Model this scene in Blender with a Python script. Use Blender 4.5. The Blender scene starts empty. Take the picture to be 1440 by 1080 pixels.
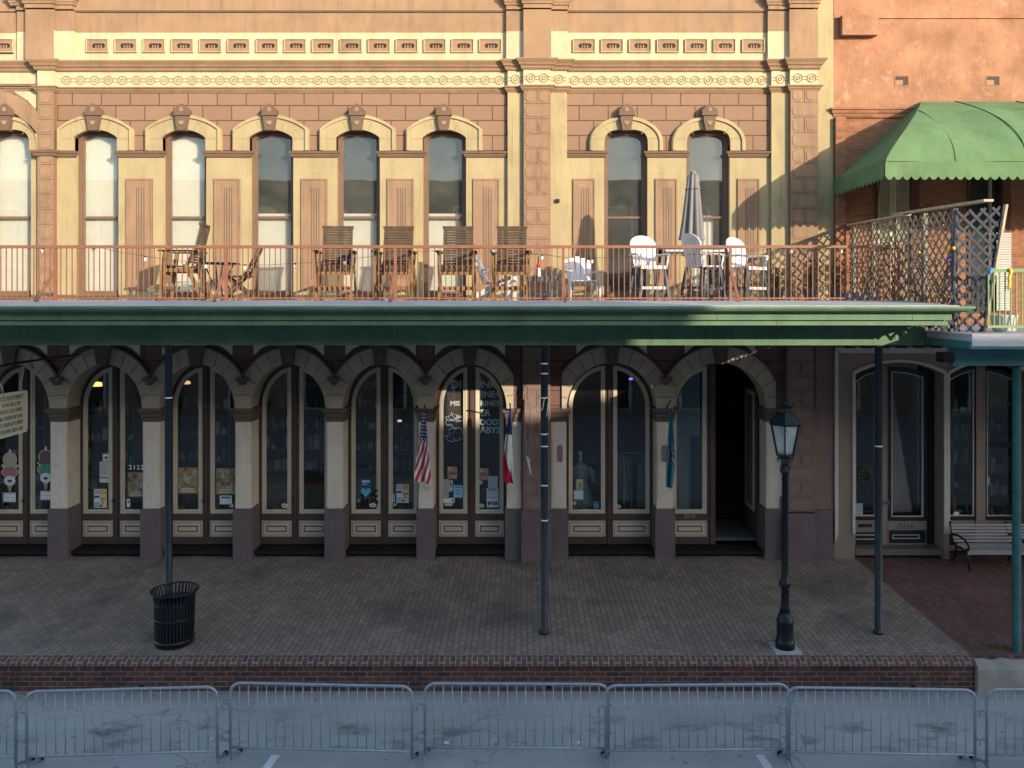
import bpy, math, random
from mathutils import Vector, Matrix
from mathutils.geometry import tessellate_polygon
R = math.radians
C = bpy.context.scene.collection
random.seed(7)
SC = bpy.context.scene

# ------------------------------------------------------------------ camera, sky, sun, exposure
F = 1150.0                 # focal length in pixels of the 1440 px wide photograph
CX, CY = 733.0, 425.0      # principal point of the level, shifted view
EYE = 5.9
cam = bpy.data.cameras.new('camera')
cam.sensor_width = 36.0
cam.lens = F / 1440 * 36
cam.shift_x = -(CX - 720) / 1440
cam.shift_y = -(540 - CY) / 1440
cam.clip_end = 500
co = bpy.data.objects.new('camera', cam); C.objects.link(co)
co.location = (0, 0, EYE); co.rotation_euler = (R(90), 0, 0)
SC.camera = co

SUN = Vector((0.639, -0.741, 0.213)).normalized()
w = bpy.data.worlds.new('World'); SC.world = w; w.use_nodes = True
nt = w.node_tree
sky = nt.nodes.new('ShaderNodeTexSky'); sky.sky_type = 'NISHITA'; sky.sun_disc = False
sky.sun_elevation = math.asin(SUN.z); sky.sun_rotation = math.atan2(SUN.x, SUN.y)
sky.air_density = 1.0; sky.dust_density = 0.8; sky.ozone_density = 1.0
nt.links.new(sky.outputs[0], nt.nodes['Background'].inputs[0])
nt.nodes['Background'].inputs[1].default_value = 0.15
sl = bpy.data.lights.new('sun', 'SUN'); sl.energy = 2.35; sl.angle = R(0.5); sl.color = (1.0, 0.84, 0.62)
so = bpy.data.objects.new('sun', sl); C.objects.link(so)
so.rotation_euler = (-SUN).to_track_quat('-Z', 'Y').to_euler(); so.location = (40, -45, 30)
SC.view_settings.view_transform = 'Standard'; SC.view_settings.look = 'None'
SC.view_settings.exposure = 1.74; SC.view_settings.gamma = 1.0

def U(px, d=16.8): return (px - CX) * d / F           # world x seen at picture column px at depth d
def V(py, d=16.8): return EYE - (py - CY) * d / F     # world z seen at picture row py at depth d

# ------------------------------------------------------------------ materials
def _n(nt, t, **kw):
    n = nt.nodes.new(t)
    for k, v in kw.items(): setattr(n, k, v)
    return n
def base_mat(name):
    m = bpy.data.materials.new(name); m.use_nodes = True
    nt = m.node_tree; return m, nt, nt.nodes['Principled BSDF']
def mixcol(nt, fac, a, b, mode='MIX'):
    x = _n(nt, 'ShaderNodeMix', data_type='RGBA', blend_type=mode)
    for s, v in ((0, fac), (6, a), (7, b)):
        if hasattr(v, 'links'): nt.links.new(v, x.inputs[s])
        else: x.inputs[s].default_value = v if s == 0 else (*v, 1) if len(v) == 3 else v
    return x.outputs[2]
def noise(nt, vec, scale, detail=4, rough=.55):
    n = _n(nt, 'ShaderNodeTexNoise'); n.inputs['Scale'].default_value = scale
    n.inputs['Detail'].default_value = detail; n.inputs['Roughness'].default_value = rough
    nt.links.new(vec, n.inputs['Vector']); return n.outputs[0]
def ramp(nt, val, a, b, lo=0., hi=1.):
    r = _n(nt, 'ShaderNodeMapRange'); nt.links.new(val, r.inputs[0])
    for i, v in enumerate((a, b, lo, hi)): r.inputs[i + 1].default_value = v
    return r.outputs[0]
def scaled(nt, vec, s):
    m = _n(nt, 'ShaderNodeMapping'); nt.links.new(vec, m.inputs[0]); m.inputs[3].default_value = s; return m.outputs[0]
def objco(nt): return _n(nt, 'ShaderNodeTexCoord').outputs['Object']
def sh(c, k): return tuple(min(1, v * k) for v in c)

def pmat(name, col, var=.12, scale=2.2, rough=.75, bump=.12, bscale=60, metal=0., streak=.14, dirt=None, dirtamt=.5, spec=.2, soot=0.):
    m, nt, p = base_mat(name)
    v = objco(nt)
    c = mixcol(nt, ramp(nt, noise(nt, v, scale, 6, .6), .3, .7), sh(col, 1 - var), sh(col, 1 + var))
    if streak:
        s = noise(nt, scaled(nt, v, (7, 7, .8)), 1.0, 5, .65)
        c = mixcol(nt, ramp(nt, s, .52, .78, 0, streak), c, sh(col, .45))
    if dirt:
        d = noise(nt, v, scale * 2.7, 8, .7)
        c = mixcol(nt, ramp(nt, d, .56, .68, 0, dirtamt), c, dirt)
    if soot:
        a = noise(nt, scaled(nt, v, (2.2, 2.2, .55)), 1.3, 8, .72); c = mixcol(nt, ramp(nt, a, .5, .7, 0, soot), c, sh(col, .5))
        a = noise(nt, v, 11, 6, .75); c = mixcol(nt, ramp(nt, a, .60, .70, 0, soot), c, sh(col, 1.35))
        a = noise(nt, scaled(nt, v, (16, 16, .5)), 1.0, 3, .6); c = mixcol(nt, ramp(nt, a, .60, .72, 0, soot * .9), c, sh(col, .42))
    nt.links.new(c, p.inputs['Base Color'])
    p.inputs['Roughness'].default_value = rough; p.inputs['Metallic'].default_value = metal
    p.inputs['Specular IOR Level'].default_value = spec
    if bump:
        b = _n(nt, 'ShaderNodeBump'); b.inputs['Strength'].default_value = bump; b.inputs['Distance'].default_value = .02
        nt.links.new(noise(nt, v, bscale, 5, .6), b.inputs['Height']); nt.links.new(b.outputs[0], p.inputs['Normal'])
    return m

def brickmat(name, c1, c2, mortar, bw, bh, ms=.01, axes='xz', bump=.6, rough=.85, var=.25, stain=None, stamt=.5, stscale=.8, off=.5, spots=False):
    m, nt, p = base_mat(name)
    o = objco(nt)
    sx = _n(nt, 'ShaderNodeSeparateXYZ'); nt.links.new(o, sx.inputs[0])
    cb = _n(nt, 'ShaderNodeCombineXYZ')
    for i, a in enumerate(axes): nt.links.new(sx.outputs['xyz'.index(a)], cb.inputs[i])
    wob = noise(nt, o, 7, 3)
    add = _n(nt, 'ShaderNodeVectorMath', operation='ADD')
    dv = _n(nt, 'ShaderNodeCombineXYZ'); dd = ramp(nt, wob, 0, 1, -.006, .006)
    nt.links.new(dd, dv.inputs[0]); nt.links.new(dd, dv.inputs[1])
    nt.links.new(cb.outputs[0], add.inputs[0]); nt.links.new(dv.outputs[0], add.inputs[1])
    b = _n(nt, 'ShaderNodeTexBrick'); nt.links.new(add.outputs[0], b.inputs['Vector'])
    b.offset = off
    b.inputs['Scale'].default_value = 1; b.inputs['Brick Width'].default_value = bw; b.inputs['Row Height'].default_value = bh
    b.inputs['Mortar Size'].default_value = ms; b.inputs['Mortar Smooth'].default_value = .3
    b.inputs['Color1'].default_value = (*c1, 1); b.inputs['Color2'].default_value = (*c2, 1); b.inputs['Mortar'].default_value = (*mortar, 1)
    c = mixcol(nt, ramp(nt, noise(nt, o, 5, 6, .65), .35, .7, 0, var), b.outputs[0], sh(c1, .5))
    if spots:
        vo = _n(nt, 'ShaderNodeTexVoronoi'); vo.inputs['Scale'].default_value = 2.1; nt.links.new(o, vo.inputs['Vector'])
        c = mixcol(nt, ramp(nt, vo.outputs['Distance'], .04, .075, .6, 0), c, (.05, .047, .045))
        c = mixcol(nt, ramp(nt, noise(nt, o, 1.1, 7, .7), .52, .68, 0, .45), c, sh(c1, 1.25))
    if stain:
        c = mixcol(nt, ramp(nt, noise(nt, o, stscale, 6, .6), .5, .72, 0, stamt), c, stain)
    nt.links.new(c, p.inputs['Base Color']); p.inputs['Roughness'].default_value = rough; p.inputs['Specular IOR Level'].default_value = .15
    h = _n(nt, 'ShaderNodeMath', operation='MULTIPLY_ADD'); nt.links.new(b.outputs['Fac'], h.inputs[0]); h.inputs[1].default_value = -1.
    nz = ramp(nt, noise(nt, o, 50, 4), 0, 1, 0, .35); nt.links.new(nz, h.inputs[2])
    bp = _n(nt, 'ShaderNodeBump'); bp.inputs['Strength'].default_value = bump; bp.inputs['Distance'].default_value = .012
    nt.links.new(h.outputs[0], bp.inputs['Height']); nt.links.new(bp.outputs[0], p.inputs['Normal'])
    return m

def glassmat(name, tint=(.8, .85, .85), refl=1.0, dust=0., dcol=(.5, .5, .45)):
    m = bpy.data.materials.new(name); m.use_nodes = True; nt = m.node_tree; nt.nodes.clear()
    out = _n(nt, 'ShaderNodeOutputMaterial'); t = _n(nt, 'ShaderNodeBsdfTransparent'); t.inputs[0].default_value = (*tint, 1)
    g = _n(nt, 'ShaderNodeBsdfGlossy'); g.inputs['Roughness'].default_value = .015; g.inputs[0].default_value = (1, 1, 1, 1)
    o = objco(nt)
    bp = _n(nt, 'ShaderNodeBump'); bp.inputs['Strength'].default_value = .05; bp.inputs['Distance'].default_value = .02
    nt.links.new(noise(nt, o, 1.6, 2), bp.inputs['Height']); nt.links.new(bp.outputs[0], g.inputs['Normal'])
    fr = _n(nt, 'ShaderNodeLayerWeight'); fr.inputs[0].default_value = .5
    pw = _n(nt, 'ShaderNodeMath', operation='POWER'); nt.links.new(fr.outputs['Facing'], pw.inputs[0]); pw.inputs[1].default_value = 4.5
    k = ramp(nt, pw.outputs[0], 0, 1, 0.035 * refl, .9)
    ms = _n(nt, 'ShaderNodeMixShader'); nt.links.new(k, ms.inputs[0]); nt.links.new(t.outputs[0], ms.inputs[1]); nt.links.new(g.outputs[0], ms.inputs[2])
    last = ms.outputs[0]
    if dust:
        d = _n(nt, 'ShaderNodeBsdfDiffuse'); d.inputs[0].default_value = (*dcol, 1)
        m2 = _n(nt, 'ShaderNodeMixShader')
        nt.links.new(ramp(nt, noise(nt, o, 2.5, 6, .65), .3, .75, dust * .35, dust), m2.inputs[0])
        nt.links.new(last, m2.inputs[1]); nt.links.new(d.outputs[0], m2.inputs[2]); last = m2.outputs[0]
    nt.links.new(last, out.inputs[0]); return m
_flat = {}
def flat(col, rough=.6):
    k = tuple(round(v, 3) for v in col) + (rough,)
    if k not in _flat:
        m, nt, p = base_mat('paint_%d' % len(_flat))
        c = mixcol(nt, noise(nt, objco(nt), 30, 3), sh(col, .9), sh(col, 1.08)); nt.links.new(c, p.inputs['Base Color'])
        p.inputs['Roughness'].default_value = rough; p.inputs['Specular IOR Level'].default_value = .2; _flat[k] = m
    return _flat[k]

CREAM = pmat('cream_paint', (.315, .252, .142), .11, 1.6, streak=.2, soot=.48)
CREAM2 = pmat('pale_cream_paint', (.42, .355, .235), .08, 1.6, streak=.16, soot=.42)
CREAMLOW = pmat('grey_cream_paint', (.56, .51, .44), .08, 2, dirt=(.2, .17, .13), dirtamt=.35, soot=.2)
RINGC = pmat('arch_shaded_tan_cream', (.38, .325, .26), .1, 2, dirt=(.16, .13, .1), dirtamt=.35, soot=.2)  # tanner, darker pier cream for the arch rings; canopy shade put into the colour
KEYLOW = pmat('arch_keystone_paint', (.11, .08, .074), .12, 4)
TAN = pmat('tan_paint', (.240, .152, .096), .13, 1.5, streak=.2, soot=.48)
BROWN = pmat('brown_paint', (.145, .09, .064), .1, 3)
DKBROWN = pmat('dark_brown_paint', (.085, .055, .05), .15, 3, rough=.5)
LOWRED = pmat('maroon_brown_paint', (.15, .085, .075), .12, 2)
LOWTAN = pmat('dusty_rose_paint', (.20, .138, .127), .1, 2)
PLUM = pmat('plum_paint', (.125, .095, .105), .12, 2, dirt=(.2, .17, .16), dirtamt=.3)
BEADC = pmat('door_cream_paint', (.50, .45, .35), .08, 4, rough=.5)
GREY = pmat('keystone_paint', (.125, .078, .055), .1, 5)
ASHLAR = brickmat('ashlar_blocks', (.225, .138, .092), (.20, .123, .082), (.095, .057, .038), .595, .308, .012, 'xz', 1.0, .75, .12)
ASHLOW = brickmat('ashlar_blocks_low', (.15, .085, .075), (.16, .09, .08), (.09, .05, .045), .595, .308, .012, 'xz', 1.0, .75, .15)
JOINT = flat((.10, .075, .055))
GREEN = pmat('canopy_green', (.095, .17, .105), .2, 2, rough=.55, streak=.4, soot=.3)
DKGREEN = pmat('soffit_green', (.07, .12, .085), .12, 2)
TEAL = pmat('teal_paint', (.05, .155, .165), .12, 2, rough=.5, streak=.2)
FLASH = pmat('zinc_flashing', (.40, .40, .415), .14, 1.4, rough=.5, dirt=(.3, .22, .16), dirtamt=.35)
RUST = pmat('rail_rust_paint', (.205, .09, .055), .12, 6, rough=.5, dirt=(.2, .07, .04), dirtamt=.4)
POSTB = pmat('post_blue_black', (.013, .021, .032), .3, 7, spec=.3, rough=.45, dirt=(.3, .34, .36), dirtamt=.2)
IRON = pmat('black_iron', (.006, .010, .014), .3, 8, rough=.42, dirt=(.07, .075, .08), dirtamt=.3, spec=.3)
GALV = pmat('galvanised_steel', (.29, .34, .385), .15, 9, rough=.45, metal=.4)
WOODOLD = pmat('weathered_wood', (.072, .05, .033), .3, 9, bump=.3, bscale=30, streak=0)
WOODGOLD = pmat('golden_wood', (.20, .118, .05), .2, 9, bump=.3, bscale=30, streak=0)
WHITE = pmat('white_resin', (.58, .58, .58), .03, 6, rough=.45, streak=0)
SLATE = pmat('slate_resin', (.06, .07, .085), .15, 6, rough=.5, streak=0)
STUCCO = pmat('orange_stucco', (.275, .138, .084), .32, 1.3, rough=.9, bump=.8, bscale=14, streak=.22, dirt=(.38, .235, .165), dirtamt=.75)
BRICK = brickmat('red_brick', (.31, .13, .066), (.20, .078, .042), (.24, .16, .11), .215, .075, .010, 'xz', .8)
NBEIGE = pmat('taupe_paint', (.235, .185, .15), .08, 2)
NWHITE = pmat('trim_white', (.46, .43, .40), .1, 4)
NBLACK = pmat('door_black_blue', (.02, .024, .035), .2, 4, rough=.4)
AWN = pmat('awning_canvas', (.098, .172, .078), .2, 1.6, rough=.85, bump=1.0, bscale=3, streak=.3, dirt=(.14, .145, .07), dirtamt=.7)
LATT = pmat('lattice_slate', (.045, .05, .066), .15, 4)
LATB = pmat('lattice_dry_wood', (.19, .165, .135), .3, 8)
WDGREY = pmat('grey_board', (.38, .31, .22), .2, 6, streak=0)
GLASS = glassmat('shop_glass', (.86, .90, .92), .9, .012, (.35, .34, .33))
GLASSUP = glassmat('window_glass', (.97, .98, .97), 1.0, .07)
GLASSCLR = glassmat('lantern_glass', (.8, .85, .85), 1.0, .55, (.6, .65, .65))
BLIND = pmat('white_blind', (.46, .44, .385), .04, 3, streak=.05)
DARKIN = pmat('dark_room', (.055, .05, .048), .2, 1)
MAT_RUBBER = flat((.012, .012, .014), .8)
PAPER = flat((.72, .78, .82))

# ------------------------------------------------------------------ mesh helpers
class MB:
    def __init__(s): s.v = []; s.f = []; s.m = []; s.s = []
    def face(s, idx, m=0, sm=False): s.f.append(tuple(idx)); s.m.append(m); s.s.append(sm)
    def poly(s, pts, m=0):
        b = len(s.v); s.v += [tuple(p) for p in pts]; s.face(range(b, b + len(pts)), m)
    def box(s, x0, x1, y0, y1, z0, z1, m=0):
        if x0 > x1: x0, x1 = x1, x0
        if y0 > y1: y0, y1 = y1, y0
        if z0 > z1: z0, z1 = z1, z0
        b = len(s.v)
        s.v += [(x0, y0, z0), (x1, y0, z0), (x1, y1, z0), (x0, y1, z0), (x0, y0, z1), (x1, y0, z1), (x1, y1, z1), (x0, y1, z1)]
        for q in ((0, 3, 2, 1), (4, 5, 6, 7), (0, 1, 5, 4), (1, 2, 6, 5), (2, 3, 7, 6), (3, 0, 4, 7)): s.face([b + i for i in q], m)
        return s
    def prism(s, poly, y0, y1, holes=(), m=0, plane='xz'):
        loops = [list(poly)] + [list(h) for h in holes]
        tris = tessellate_polygon([[Vector((p[0], p[1], 0)) for p in l] for l in loops])
        flatp = [p for l in loops for p in l]
        def P(p, y): return (p[0], y, p[1]) if plane == 'xz' else (y, p[0], p[1]) if plane == 'yz' else (p[0], p[1], y)
        b = len(s.v); n = len(flatp)
        s.v += [P(p, y0) for p in flatp] + [P(p, y1) for p in flatp]
        for t in tris:
            a, c, d = (flatp[i] for i in t)
            ar = (c[0] - a[0]) * (d[1] - a[1]) - (c[1] - a[1]) * (d[0] - a[0])
            if abs(ar) < 1e-10: continue
            t = t if ar > 0 else t[::-1]
            s.face([b + i for i in t], m); s.face([b + n + i for i in t[::-1]], m)
        k = b
        for l in loops:
            L = len(l)
            for i in range(L):
                j = (i + 1) % L
                s.face((k + i, k + j, k + n + j, k + n + i), m)
            k += L
        return s
    def tube(s, pts, r, n=8, m=0, caps=True, closed=False):
        pts = [Vector(p) for p in pts]; L = len(pts)
        rs = r if isinstance(r, (list, tuple)) else [r] * L
        b = len(s.v); prev = None
        for i, p in enumerate(pts):
            if closed: d = pts[(i + 1) % L] - pts[i - 1]
            else: d = pts[min(i + 1, L - 1)] - pts[max(i - 1, 0)]
            if d.length < 1e-9: d = Vector((0, 0, 1))
            d.normalize()
            if prev is None:
                a = d.cross(Vector((0, 0, 1)))
                if a.length < .05: a = d.cross(Vector((0, 1, 0)))
            else: a = prev - d * prev.dot(d)
            a.normalize(); prev = a; c = d.cross(a)
            for k in range(n):
                t = 2 * math.pi * k / n
                s.v.append(tuple(p + (a * math.cos(t) + c * math.sin(t)) * rs[i]))
        for i in range(L if closed else L - 1):
            j = (i + 1) % L
            for k in range(n):
                k2 = (k + 1) % n
                s.face((b + i * n + k, b + i * n + k2, b + j * n + k2, b + j * n + k), m, n > 5)
        if caps and not closed:
            s.face([b + k for k in range(n)][::-1], m); s.face([b + (L - 1) * n + k for k in range(n)], m)
        return s
    def lathe(s, prof, c=(0, 0, 0), n=24, m=0, smooth=True, ang=0):
        b = len(s.v)
        for r, z in prof:
            for k in range(n):
                t = 2 * math.pi * k / n + ang
                s.v.append((c[0] + r * math.cos(t), c[1] + r * math.sin(t), c[2] + z))
        for i in range(len(prof) - 1):
            for k in range(n):
                k2 = (k + 1) % n
                s.face((b + i * n + k, b + i * n + k2, b + (i + 1) * n + k2, b + (i + 1) * n + k), m, smooth)
        if prof[0][0] > 1e-4: s.face([b + k for k in range(n)][::-1], m)
        if prof[-1][0] > 1e-4: s.face([b + (len(prof) - 1) * n + k for k in range(n)], m)
        return s
    def bar(s, p, q, wd, th, up=(0, 0, 1), m=0):
        p, q = Vector(p), Vector(q); d = (q - p).normalized(); up = Vector(up)
        a = d.cross(up)
        if a.length < .02: a = d.cross(Vector((0, 1, 0)))
        a.normalize(); c = a.cross(d).normalized()
        b = len(s.v)
        for e in (p, q):
            for i, j in ((-1, -1), (1, -1), (1, 1), (-1, 1)): s.v.append(tuple(e + a * (i * wd / 2) + c * (j * th / 2)))
        for qd in ((0, 1, 2, 3), (7, 6, 5, 4), (0, 4, 5, 1), (1, 5, 6, 2), (2, 6, 7, 3), (3, 7, 4, 0)): s.face([b + i for i in qd], m)
        return s
    def sweep(s, path, prof, m=0, ends=True):
        """moulding: prof = (projection, z) list swept along a plan path, outside on the viewer's side of a left-to-right path"""
        path = [Vector((p[0], p[1])) for p in path]; L = len(path); ns = []
        for i in range(L - 1):
            d = (path[i + 1] - path[i]).normalized(); ns.append(Vector((d.y, -d.x)))
        b = len(s.v); K = len(prof)
        for i, p in enumerate(path):
            if i == 0: o = ns[0]
            elif i == L - 1: o = ns[-1]
            else: o = (ns[i - 1] + ns[i]) / (1 + ns[i - 1].dot(ns[i]))
            for pr, z in prof: s.v.append((p.x + o.x * pr, p.y + o.y * pr, z))
        for i in range(L - 1):
            for k in range(K - 1):
                s.face((b + i * K + k, b + (i + 1) * K + k, b + (i + 1) * K + k + 1, b + i * K + k + 1), m)
        if ends:
            s.face([b + k for k in range(K)], m); s.face([b + (L - 1) * K + k for k in range(K)][::-1], m)
        return s
    def ball(s, c, r, n=10, m=0, sz=1.0):
        h = n // 2 + 1
        s.lathe([(max(r * math.sin(math.pi * i / h), 1e-5), -r * sz * math.cos(math.pi * i / h)) for i in range(h + 1)], c, n, m); return s
    def build(s, name, mats, parent=None):
        off = Vector((0, 0, 0)); p = parent
        while p is not None: off += p.location; p = p.parent
        me = bpy.data.meshes.new(name)
        me.from_pydata([(x - off.x, y - off.y, z - off.z) for x, y, z in s.v], [], s.f)
        for mt in (mats if isinstance(mats, (list, tuple)) else [mats]): me.materials.append(mt)
        me.polygons.foreach_set('material_index', s.m); me.polygons.foreach_set('use_smooth', s.s)
        me.update()
        o = bpy.data.objects.new(name, me); C.objects.link(o)
        if parent is not None: o.parent = parent
        return o
def tag(o, label=None, cat=None, group=None, kind=None):
    if label: o['label'] = label
    if cat: o['category'] = cat
    if group: o['group'] = group
    if kind: o['kind'] = kind
    return o
def thing(name, loc, label, cat, group=None):
    o = bpy.data.objects.new(name, None); C.objects.link(o); o.location = loc; o.empty_display_size = .2
    return tag(o, label, cat, group)
def kids(o): return [c for c in bpy.data.objects if c.parent == o]
def copy_tree(o, parent=None):
    c = o.copy(); C.objects.link(c)
    if parent is not None: c.parent = parent
    for k in kids(o): copy_tree(k, c)
    return c
def text(body, size, name, mat, parent, loc, rx=90, rz=0, ext=.003, off=0., align='CENTER', sx=1.0, rp=0):
    cu = bpy.data.curves.new(name, 'FONT'); cu.body = body; cu.size = size; cu.extrude = ext; cu.offset = off
    cu.align_x = align; cu.align_y = 'CENTER'; cu.resolution_u = 3
    t = bpy.data.objects.new('tmp', cu); C.objects.link(t)
    dg = bpy.context.evaluated_depsgraph_get(); me = bpy.data.meshes.new_from_object(t.evaluated_get(dg))
    bpy.data.objects.remove(t); bpy.data.curves.remove(cu)
    M = Matrix.Translation(Vector(loc)) @ Matrix.Rotation(R(rz), 4, 'Z') @ Matrix.Rotation(R(rx), 4, 'X') @ Matrix.Rotation(R(rp), 4, 'Z') @ Matrix.Diagonal((sx, 1, 1, 1))
    off3 = Vector((0, 0, 0)); p = parent
    while p is not None: off3 += p.location; p = p.parent
    me.transform(Matrix.Translation(-off3) @ M); me.materials.clear(); me.materials.append(mat)
    o = bpy.data.objects.new(name, me); C.objects.link(o)
    if parent is not None: o.parent = parent
    return o
def arc(cx, cz, a, b, t0, t1, n):
    return [(cx + a * math.cos(R(t0 + (t1 - t0) * i / n)), cz + b * math.sin(R(t0 + (t1 - t0) * i / n))) for i in range(n + 1)]

# ------------------------------------------------------------------ ground: street, pavements, kerbs
YW, YE = 16.8, 12.5        # facade plane and pavement edge
def gz(y): return 0.5 + 0.058 * (y - YE)   # pavement rises towards the wall

def street_mat():
    m, nt, p = base_mat('street_concrete'); v = objco(nt)
    c = mixcol(nt, ramp(nt, noise(nt, v, .7, 6, .6), .3, .7), (.35, .35, .345), (.46, .456, .445))
    c = mixcol(nt, ramp(nt, noise(nt, v, 28, 5, .75), .38, .62, 0, .5), c, (.20, .20, .20))
    c = mixcol(nt, ramp(nt, noise(nt, v, 90, 2, .6), .6, .7, 0, .5), c, (.6, .6, .6))
    c = mixcol(nt, ramp(nt, noise(nt, scaled(nt, v, (.16, 1.1, 1)), 1.0, 5, .6), .52, .66, 0, .28), c, (.17, .165, .155))
    sx = _n(nt, 'ShaderNodeSeparateXYZ'); nt.links.new(v, sx.inputs[0])
    band = _n(nt, 'ShaderNodeMath', operation='SUBTRACT'); nt.links.new(sx.outputs[1], band.inputs[0]); band.inputs[1].default_value = 11.2
    ab = _n(nt, 'ShaderNodeMath', operation='ABSOLUTE'); nt.links.new(band.outputs[0], ab.inputs[0])
    near = ramp(nt, ab.outputs[0], .15, .75, 1, 0)
    blot = ramp(nt, noise(nt, scaled(nt, v, (1.0, 1.8, 1)), 1.35, 7, .68), .52, .66, 0, .8)
    mu = _n(nt, 'ShaderNodeMath', operation='MULTIPLY'); nt.links.new(near, mu.inputs[0]); nt.links.new(blot, mu.inputs[1])
    c = mixcol(nt, mu.outputs[0], c, (.10, .09, .07))
    sp_ = _n(nt, 'ShaderNodeTexVoronoi'); sp_.inputs['Scale'].default_value = 2.6; nt.links.new(v, sp_.inputs['Vector'])
    c = mixcol(nt, ramp(nt, sp_.outputs['Distance'], .05, .12, .55, 0), c, (.11, .10, .085))
    gut = ramp(nt, sx.outputs[1], 12.05, 12.36, 0, .55); c = mixcol(nt, gut, c, (.14, .135, .12))
    c = mixcol(nt, ramp(nt, noise(nt, scaled(nt, v, (.5, .35, 1)), 1.0, 4, .6), .5, .7, 0, .35), c, (.24, .24, .245))
    vor = _n(nt, 'ShaderNodeTexVoronoi', feature='DISTANCE_TO_EDGE'); vor.inputs['Scale'].default_value = .2
    wv = _n(nt, 'ShaderNodeVectorMath', operation='ADD'); nt.links.new(v, wv.inputs[0])
    nz = _n(nt, 'ShaderNodeTexNoise'); nz.inputs['Scale'].default_value = 1.6; nt.links.new(v, nz.inputs['Vector']); nt.links.new(nz.outputs[1], wv.inputs[1])
    nt.links.new(wv.outputs[0], vor.inputs['Vector'])
    c = mixcol(nt, ramp(nt, vor.outputs[0], 0, .004, .5, 0), c, (.08, .08, .08))
    nt.links.new(c, p.inputs['Base Color']); p.inputs['Roughness'].default_value = .85; p.inputs['Specular IOR Level'].default_value = .3
    b = _n(nt, 'ShaderNodeBump'); b.inputs['Strength'].default_value = .3; b.inputs['Distance'].default_value = .01
    nt.links.new(noise(nt, v, 60, 5, .7), b.inputs['Height']); nt.links.new(b.outputs[0], p.inputs['Normal']); return m
tag(MB().box(-90, 90, -60, 120, -.3, 0).build('street', street_mat()), kind='structure')
PAVE = brickmat('pavement_brick', (.30, .235, .19), (.215, .17, .142), (.095, .08, .068), .205, .098, .0065, 'yx', .9, .8, .4, (.085, .078, .075), .8, .7, spots=True)
PAVE2 = brickmat('red_pavement_brick', (.20, .10, .09), (.13, .07, .065), (.06, .045, .042), .205, .098, .007, 'yx', .8, .8, .35, (.07, .055, .05), .7, .6, spots=True)
NOSE = brickmat('kerb_nosing_brick', (.17, .08, .066), (.09, .06, .06), (.30, .27, .245), .125, .083, .008, 'yx', .8, .8, .5)
CURB = brickmat('kerb_wall_brick', (.15, .066, .05), (.06, .038, .036), (.22, .19, .17), .213, .0745, .009, 'xz', .9, .9, .6, (.016, .018, .022), .95, .42)
XS = 6.88
def sidewalk(name, x0, x1, mt):
    m = MB(); m.prism([(YE, gz(YE)), (YW + 5, gz(YW) + .02), (YW + 5, .0), (YE, .0)], x0, x1, plane='yz'); return tag(m.build(name, mt), kind='structure')
sidewalk('sidewalk', -14, XS, PAVE)
sidewalk('red_sidewalk', XS, 16, PAVE2)
m = MB()
pr = [(YE, gz(YE) + .004), (YE - .05, gz(YE) - .004), (YE - .10, gz(YE) - .03), (YE - .135, gz(YE) - .065), (YE - .145, gz(YE) - .10), (YE - .12, gz(YE) - .115), (YE, gz(YE) - .115)]
m.prism(pr[::-1], -14, XS, plane='yz'); tag(m.build('curb_nosing', NOSE), kind='structure')
m = MB().box(-14, XS, YE - .10, YE - .001, 0, gz(YE) - .113)
cw = tag(m.build('curb_wall', CURB), kind='structure')
for px in (199, 772, 1284):
    m = MB(); x = U(px, 12.4); m.tube([(x, YE - .115, .07), (x, YE - .05, .07)], .038, 12); m.build('drain_hole', MAT_RUBBER, cw)
m = MB(); random.seed(3); n = 60
CONC = pmat('old_concrete', (.30, .28, .235), .2, 2.5, rough=.9, bump=.6, bscale=14, dirt=(.15, .14, .12), dirtamt=.5)
for i in range(n):
    x0 = XS + .003 + 9 * i / n; x1 = XS + .003 + 9 * (i + 1) / n
    pass
xs = [XS + .003 + 9 * i / n for i in range(n + 1)]
rows = [(12.33, 0.), (12.335, .36), (12.36, .42), (12.46, .46), (12.60, .475), (12.72, .47), (12.75, 0.)]
b = []
for x in xs:
    j = random.uniform(-.03, .012); k = random.uniform(-.03, .01)
    b.append([(x, y + (j if 0 < i < 6 else 0), max(0, z + (k if 1 < i < 6 else 0))) for i, (y, z) in enumerate(rows)])
for i in range(n):
    for k in range(len(rows) - 1): m.poly([b[i][k], b[i + 1][k], b[i + 1][k + 1], b[i][k + 1]])
m.poly(b[0]); tag(m.build('concrete_curb', CONC), kind='structure')
m = MB().box(-14, 16, 12.30, 12.362, 0, .006)
# painted bay marks at the near edge of the street
MARK = pmat('worn_road_paint', (.62, .63, .64), .1, 8, dirt=(.3, .31, .31), dirtamt=.8)
for px, py, dx in ((388, 1062, -.10), (1068, 1062, .10)):
    d = EYE * F / (py - CY); x = U(px, d)
    m = MB(); m.prism([(x - .055, d), (x + dx * 1.5 - .055, d - 1.5), (x + dx * 1.5 + .055, d - 1.5), (x + .055, d)][::-1], .002, .005, plane='xy'); tag(m.build('road_marking', MARK), kind='structure')
# weeds along the broken kerb
m = MB(); random.seed(5)
WEED = flat((.10, .115, .045))
for i in range(260):
    x = random.uniform(XS + .15, 7.9); y = random.uniform(12.70, 12.85); a = random.uniform(0, 6.28); h = random.uniform(.02, .06)
    z = gz(y) - .005; q = .006
    m.poly([(x - q, y, z), (x + q, y, z), (x + math.cos(a) * h * .7, y + math.sin(a) * h * .7, z + h)])
tag(m.build('weeds', WEED), 'low weeds growing along the broken concrete kerb', 'weeds', kind='stuff')

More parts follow.
